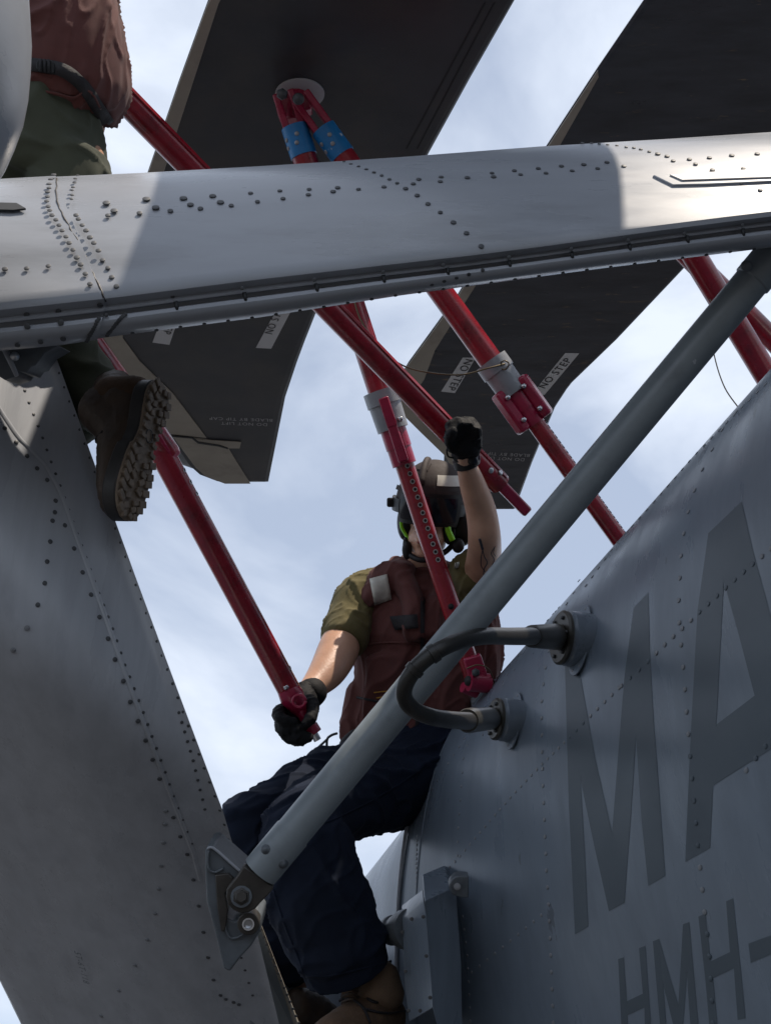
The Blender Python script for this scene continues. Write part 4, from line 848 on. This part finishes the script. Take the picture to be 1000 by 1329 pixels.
for (x0, y0, x1, y1, x2, y2, d3) in ((590, 560, 585, 549, 583, 562, 3.96), (597, 554, 593, 544, 588, 560, 3.98), (606, 554, 604, 546, 598, 562, 4.0), (614, 560, 616, 552, 610, 570, 4.02)):
    gh.append(ringtube([K(x0 + 4, y0 + 4, 3.835, 7.8), K(x1 + 2, y1 + 3, 3.825, 7.6), K(x2, y2, d3 + .02, 6.5)], n=12))
gh.append(ringtube([K(588, 580, 3.865, 8), K(582, 568, 3.825, 8), K(588, 560, 3.785, 7)], n=12)); gh.append(ringtube([K(612, 588, 3.885, 9), K(617, 572, 3.865, 9), K(616, 560, 3.855, 8)], n=12))
G2 = gloved(gh); part('glove_cuff', *lathe(P(603, 584, 3.910), P(603.5, 592, 3.925), [(0, .038), (.7, .040), (1, .036)], 24, hint=Z), M['glove'], G2)
part('pull_tab', *sweep(catmull([P(588, 580, 3.875), P(580, 582, 3.875), P(581, 592, 3.885), P(588, 594, 3.895)], 4), .0025, 6), M['glove'], G2)
WT = part('watch_strap', *lathe(P(603, 594, 3.925), P(606, 605, 3.935), [(0, .0335), (.1, .037), (.9, .038), (1, .035)], 28, hint=Z), M['black_plastic'], MAN, auto=40)
wf = (c2w((.75, .1, -.8))).normalized(); wc = P(612, 595, 3.900); part('watch_case', *lathe(wc, wc + wf * .016, [(0, .021), (.6, .023), (.85, .021), (1, .017)], 24), M['black_plastic'], WT, auto=30)
part('watch_face', *lathe(wc + wf * .0155, wc + wf * .0172, [(0, .0165), (1, .016)], 24), M['lens'], WT)
# tattoo on inner upper arm: ink lifted onto the skin by a closest-point query
def ink(pts, r):
    from mathutils.bvhtree import BVHTree
    me = BODY.data; o0 = wloc(BODY); bv = BVHTree.FromPolygons([v_.co + o0 for v_ in me.vertices], [tuple(p.vertices) for p in me.polygons]); out_ = []
    for (x, y) in pts:
        d = (P(x, y, 1) - CAM).normalized(); h = bv.ray_cast(CAM, d)
        if h[0]: out_.append(h[0] + h[1] * .0002)
    return out_
for pl_, r_ in (([(622, 699), (624, 706), (626, 713)], .0042), ([(626, 713), (628, 722), (632, 730), (628, 738), (627, 746)], .0016), ([(626, 713), (624, 724), (624, 734), (629, 742)], .0014), ([(642, 709), (637, 718), (641, 726), (638, 734)], .0014), ([(642, 709), (640, 717), (643, 722)], .0011)):
    q = ink(pl_, r_)
    if len(q) > 2: part('tattoo', *sweep(catmull(q, 4), r_, 6), M['tattoo'], BODY)
# helmet, goggles, ear muffs
hc = P(561, 652, 4.37)
def dome_part(name, c, a1, a2, a3, lo, hi, mat, parent, n=28):
    v = []; f = []
    for i in range(n + 1):
        ph = R(lo) + (R(hi) - R(lo)) * i / n
        for k in range(n): th = 2 * math.pi * k / n; v.append(c + a1 * (math.sin(ph) * math.cos(th)) + a2 * math.cos(ph) + a3 * (math.sin(ph) * math.sin(th)))
    for i in range(n):
        for k in range(n): f.append((i * n + k, i * n + (k + 1) % n, (i + 1) * n + (k + 1) % n, (i + 1) * n + k))
    return part(name, v, f, mat, parent)
hu = c2w((.1, 1, -.12)).normalized(); hx = c2w((1, -.1, -.15)).normalized(); hz = hx.cross(hu)
HEL = dome_part('helmet', hc, hx * .108, hu * .128, hz * .125, 0, 98, M['helmet'], MAN)
so_ = HEL.modifiers.new('s', 'SOLIDIFY'); so_.thickness = .008; so_.offset = 1
part('helmet_ridge', *sweep([hc + hx * (.112 * math.sin(a)) * .02 + hu * (.132 * math.cos(a)) - (-hz if hz.dot(VIEW) < 0 else hz) * (.130 * math.sin(a)) + hx * -.03 for a in [R(q) for q in range(-10, 70, 8)]], .011, 10), M['helmet'], HEL)
fz_ = -hz if hz.dot(VIEW) > 0 else hz      # towards camera
def onh(u, v_, k=1.0):   # u: azimuth deg from front to +hx ; v_: elevation deg
    a, e = R(u), R(v_); return hc + (hx * (.112 * math.sin(a) * math.cos(e)) + fz_ * (.129 * math.cos(a) * math.cos(e)) + hu * (.132 * math.sin(e))) * k
def patch_h(u0, u1, v0, v1, k0, k1, mat, name, parent, nu=10, nv=5):
    v = []; f = []
    for kk in (k0, k1):
        for i in range(nu + 1):
            for j in range(nv + 1): v.append(onh(u0 + (u1 - u0) * i / nu, v0 + (v1 - v0) * j / nv, kk))
    S = (nu + 1) * (nv + 1); ix = lambda i, j, s: s * S + i * (nv + 1) + j
    for i in range(nu):
        for j in range(nv):
            for s in (0, 1): f.append((ix(i, j, s), ix(i + 1, j, s), ix(i + 1, j + 1, s), ix(i, j + 1, s)))
    for i in range(nu):
        for j in (0, nv): f.append((ix(i, j, 0), ix(i + 1, j, 0), ix(i + 1, j, 1), ix(i, j, 1)))
    for j in range(nv):
        for i in (0, nu): f.append((ix(i, j, 0), ix(i, j + 1, 0), ix(i, j + 1, 1), ix(i, j, 1)))
    return part(name, v, f, mat, parent, auto=40)
patch_h(12, 62, 28, 44, 1.02, 1.05, M['reflective'], 'reflective_tape', HEL)
patch_h(-70, 80, 14, 20, 1.0, 1.12, M['helmet'], 'helmet_brim', HEL, 20, 2)
patch_h(-45, -12, 50, 66, 1.0, 1.05, M['helmet'], 'helmet_pad', HEL)
GOG = patch_h(-48, 52, -24, 16, .98, 1.13, M['black_plastic'], 'goggles', HEL, 20, 6)
patch_h(-42, 44, -18, 11, 1.10, 1.16, M['lens'], 'goggle_lens', GOG, 20, 6)
patch_h(-98, -46, -12, 4, 1.04, 1.14, M['black_plastic'], 'goggle_strap', GOG); patch_h(50, 110, -12, 4, 1.02, 1.08, M['black_plastic'], 'goggle_strap', GOG)
part('goggle_clip', *boxf(P(511, 652, 4.34), X, Y, Z, .045, .03, .02), M['black_plastic'], GOG, smooth=False, bevel=.006)
EM = part('ear_cup', *ellipsoid(P(597, 682, 4.35), c2w((.6, 0, -.55)).normalized() * .05, Y * .068, c2w((.55, 0, .6)).normalized() * .045), M['black_plastic'], HEL)
part('ear_cushion', *sweep([P(583 + 5 * math.cos(a), 686 + 18 * math.sin(a), 4.31) for a in [2 * math.pi * k / 18 for k in range(19)]], .009, 8), M['black_plastic'], EM)
part('green_insert', *sweep(catmull([P(582, 674, 4.275), P(581, 687, 4.27), P(587, 701, 4.275)], 5), .010, 8), M['green'], EM)
part('green_insert', *prism([P(585, 669, 4.285), P(597, 661, 4.285), P(594, 669, 4.285), P(588, 679, 4.285), P(585, 676, 4.285)], VIEW * .01), M['green'], EM, smooth=False, bevel=.003)
EL = part('ear_cup', *ellipsoid(P(525, 678, 4.38), c2w((.4, 0, -.6)).normalized() * .03, Y * .058, c2w((.6, 0, .4)).normalized() * .022), M['black_plastic'], HEL)
part('green_insert', *sweep(catmull([P(520.5, 672, 4.34), P(521, 684, 4.34), P(527, 695, 4.34), P(530, 700, 4.335)], 5), .0055, 8), M['green'], EL)
part('chin_strap', *sweep(catmull([P(527, 698, 4.34), P(526, 712, 4.33), P(534, 722, 4.30), P(550, 727, 4.28), P(575, 718, 4.30), P(592, 702, 4.33)], 6), .009, 8), M['black_plastic'], HEL)
part('strap_buckle', *ellipsoid(P(528, 714, 4.31), X * .016, Y * .03, Z * .014), M['black_plastic'], HEL)
part('strap_buckle', *ellipsoid(P(594, 708, 4.30), X * .02, Y * .024, Z * .016), M['black_plastic'], HEL)
# ---- second crewman, upper left, head out of frame
MAN2 = thing('person', 'crewman in maroon jacket and olive trousers at upper left, boot dangling below the beam', 'person', P(60, 520, 2.95))
b2s = [ringtube([K(62, 200, 3.02, 60, 70), K(75, 110, 3.02, 70, 70), K(72, 0, 3.02, 72, 66), K(62, -130, 3.05, 78, 56), K(60, -190, 3.05, 34, 34), K(60, -230, 3.05, 32, 34)]), ellipsoid(P(62, -300, 3.03), X * .078, Y * .12, Z * .095),
       ringtube([K(90, 215, 2.98, 50), K(78, 320, 2.92, 44), K(72, 410, 2.90, 38), K(95, 470, 2.92, 32), K(125, 530, 2.90, 24), K(150, 560, 2.86, 20)]), ringtube([K(20, 210, 3.0, 50), K(-30, 320, 2.95, 44), K(-60, 430, 2.98, 38)]),
       ringtube([K(120, -130, 3.05, 34), K(118, -60, 3.16, 28), K(105, 20, 3.3, 22), K(120, 90, 3.36, 18)])]
smin_remesh('body', b2s, M['skin'], MAN2, .010, 4)
JK = smin_remesh('jacket', [ringtube([K(86, 118, 3.0, 78, 86), K(84, 70, 3.0, 80, 84), K(74, 0, 3.02, 82, 80), K(62, -110, 3.05, 92, 66), K(60, -160, 3.05, 60, 50)], capf=.4), ringtube([K(140, 80, 3.02, 26, 40), K(148, 118, 3.02, 22, 36), K(138, 142, 3.0, 16, 30)]), ringtube([K(110, -130, 3.05, 44), K(108, -60, 3.14, 38), K(100, 10, 3.26, 30)])], M['vest'], MAN2, .006, 2, .011, 8.5, fdir=c2w((.35, 1, 0)))
JC = caster(JK)
webbing('belt_strap', [(20, 80), (45, 84), (72, 88), (90, 96), (108, 112), (124, 135), (140, 160)], JC, M['vest_dark'], JK, 17, .004)
q0, q1, q2, q3 = JC(46, 76, .012), JC(70, 78, .012), JC(71, 96, .012), JC(47, 92, .012)
BK = part('buckle', *prism([q0 * .85 + q1 * .15, q1 * .9 + q0 * .1, q1 * .8 + q2 * .2, q2 * .85 + q1 * .15, q2 * .85 + q3 * .15, q3 * .85 + q2 * .15, q3 * .7 + q0 * .3, q0 * .7 + q3 * .3], VIEW * .008), M['black_plastic'], JK, smooth=False, bevel=.002)
for k in (.28, .5, .72): part('buckle_bar', *tube(q0 * (1 - k) + q1 * k - VIEW * .002, q3 * (1 - k) + q2 * k - VIEW * .002, .003, .003, 8), M['vest_dark'], BK)
webbing('hem_seam', [(38, 115), (70, 120), (95, 126), (115, 118), (130, 140)], JC, M['vest'], JK, 3, .004)
smin_remesh('trousers', [ringtube([K(58, 215, 2.98, 78, 80), K(60, 150, 3.0, 76, 80), K(66, 118, 3.02, 70, 76)], capf=.3), ringtube([K(92, 205, 2.96, 54, 60), K(80, 310, 2.92, 52), K(70, 400, 2.90, 48), K(88, 470, 2.93, 46), K(112, 508, 2.92, 42), K(140, 535, 2.89, 38)], capf=.12), ringtube([K(20, 205, 3.0, 56), K(-30, 320, 2.95, 50), K(-60, 430, 2.98, 44)]),
    ringtube([K(80, 480, 3.0, 40), K(105, 550, 2.98, 34)])], M['trousers_olive'], MAN2, .007, 2, .011, 7.5, fdir=c2w((.7, -.7, 0)))
# boot with lugged sole turned to the camera
heel, toe = P(207, 505, 2.76), P(160, 668, 2.64); Lx = (toe - heel); bl = Lx.length; Lx.normalize()
wA, wB = P(188, 560, 2.665), P(222, 566, 2.76); Wx = (wB - wA); Wx = (Wx - Lx * Wx.dot(Lx)).normalized(); Hn = Lx.cross(Wx)
if Hn.dot(VIEW) > 0: Hn = -Hn          # sole normal, towards the camera
def BL(l, w_, h): return heel + Lx * (l * bl) + Wx * w_ + Hn * h
def sole_w(l): return .051 * (1 - .30 * math.exp(-((l - .38) / .16) ** 2)) * math.sqrt(max(0, 1 - max(0, (.12 - l) / .17) ** 2)) * math.sqrt(max(.0, 1 - max(0, (l - .80) / .235) ** 2)) * (1.06 if l > .5 else .92)
ls = [-.045 + 1.075 * i / 36 for i in range(37)]
outl = [(l, sole_w(l)) for l in ls] + [(l, -sole_w(l)) for l in reversed(ls)]
BOOT = smin_remesh('boot', [ringtube([(BL(.10, 0, -.05), .046, .040), (BL(.10, 0, -.09), .046, .042), (P(150, 512, 2.88), .052, .05)], side=Wx), ringtube([(BL(.08, 0, -.05), .043, .035), (BL(.35, 0, -.055), .040, .05), (BL(.6, 0, -.045), .047, .04), (BL(.85, 0, -.035), .045, .028), (BL(.93, 0, -.03), .036, .022)], side=Wx),
    ringtube([(BL(.3, 0, -.07), .040, .05), (BL(.15, 0, -.12), .048, .05)], side=Wx)], M['boot_black'], MAN2, .006, 3, .002, 22)
part('midsole', *prism([BL(l, w_ * 1.0, -.030) for l, w_ in outl], Hn * .030), M['midsole'], BOOT, smooth=False, bevel=.004)
SO = part('sole', *prism([BL(l, w_ * .98, -.001) for l, w_ in outl], Hn * .006), M['sole'], BOOT, smooth=False, bevel=.002)
part('heel_panel', *ringtube([(BL(.06, 0, -.045), .049, .040), (BL(.08, 0, -.10), .050, .045)], side=Wx), M['boot_brown'], BOOT)
rng = random.Random(3)
for i in range(15):
    l = .0 + i * .07
    if .27 < l < .50:
        for k in (-1, 1): part('tread_lug', *boxf(BL(l, k * sole_w(l) * .70, .008), Lx, Wx, Hn, .008, sole_w(l) * .5, .006), M['sole'], SO, smooth=False)
        continue
    wd = sole_w(l)
    if wd < .015: continue
    for k in (-1, 1):
        a = k * .45; ax1 = (Lx * math.cos(a) + Wx * math.sin(a)); ay1 = Hn.cross(ax1)
        part('tread_lug', *boxf(BL(l + rng.uniform(-.01, .01), k * wd * .76, .008), ax1, ay1, Hn, .014, wd * .46, .006), M['sole'], SO, smooth=False, bevel=.0015)
    for k in (-.32, .3): 
        a = rng.uniform(-.8, .8); ax1 = (Lx * math.cos(a) + Wx * math.sin(a)); ay1 = Hn.cross(ax1)
        part('tread_lug', *boxf(BL(l + rng.uniform(.01, .04), wd * k, .008), ax1, ay1, Hn, .012, wd * .36, .006), M['sole'], SO, smooth=False, bevel=.0015)
part('sole_emblem', *sweep([BL(.385, 0, .0075) + Lx * (.013 * math.cos(a)) + Wx * (.013 * math.sin(a)) for a in [2 * math.pi * k / 20 for k in range(21)]], .0012, 6), M['midsole'], SO)
for k in range(6): part('lace', *sweep(catmull([BL(.42 + .07 * k, -.035, -.075 + .004 * k), BL(.43 + .07 * k, 0, -.108 + .010 * k), BL(.42 + .07 * k, .035, -.075 + .004 * k)], 4), .0035, 6), M['vest_dark'], BOOT)
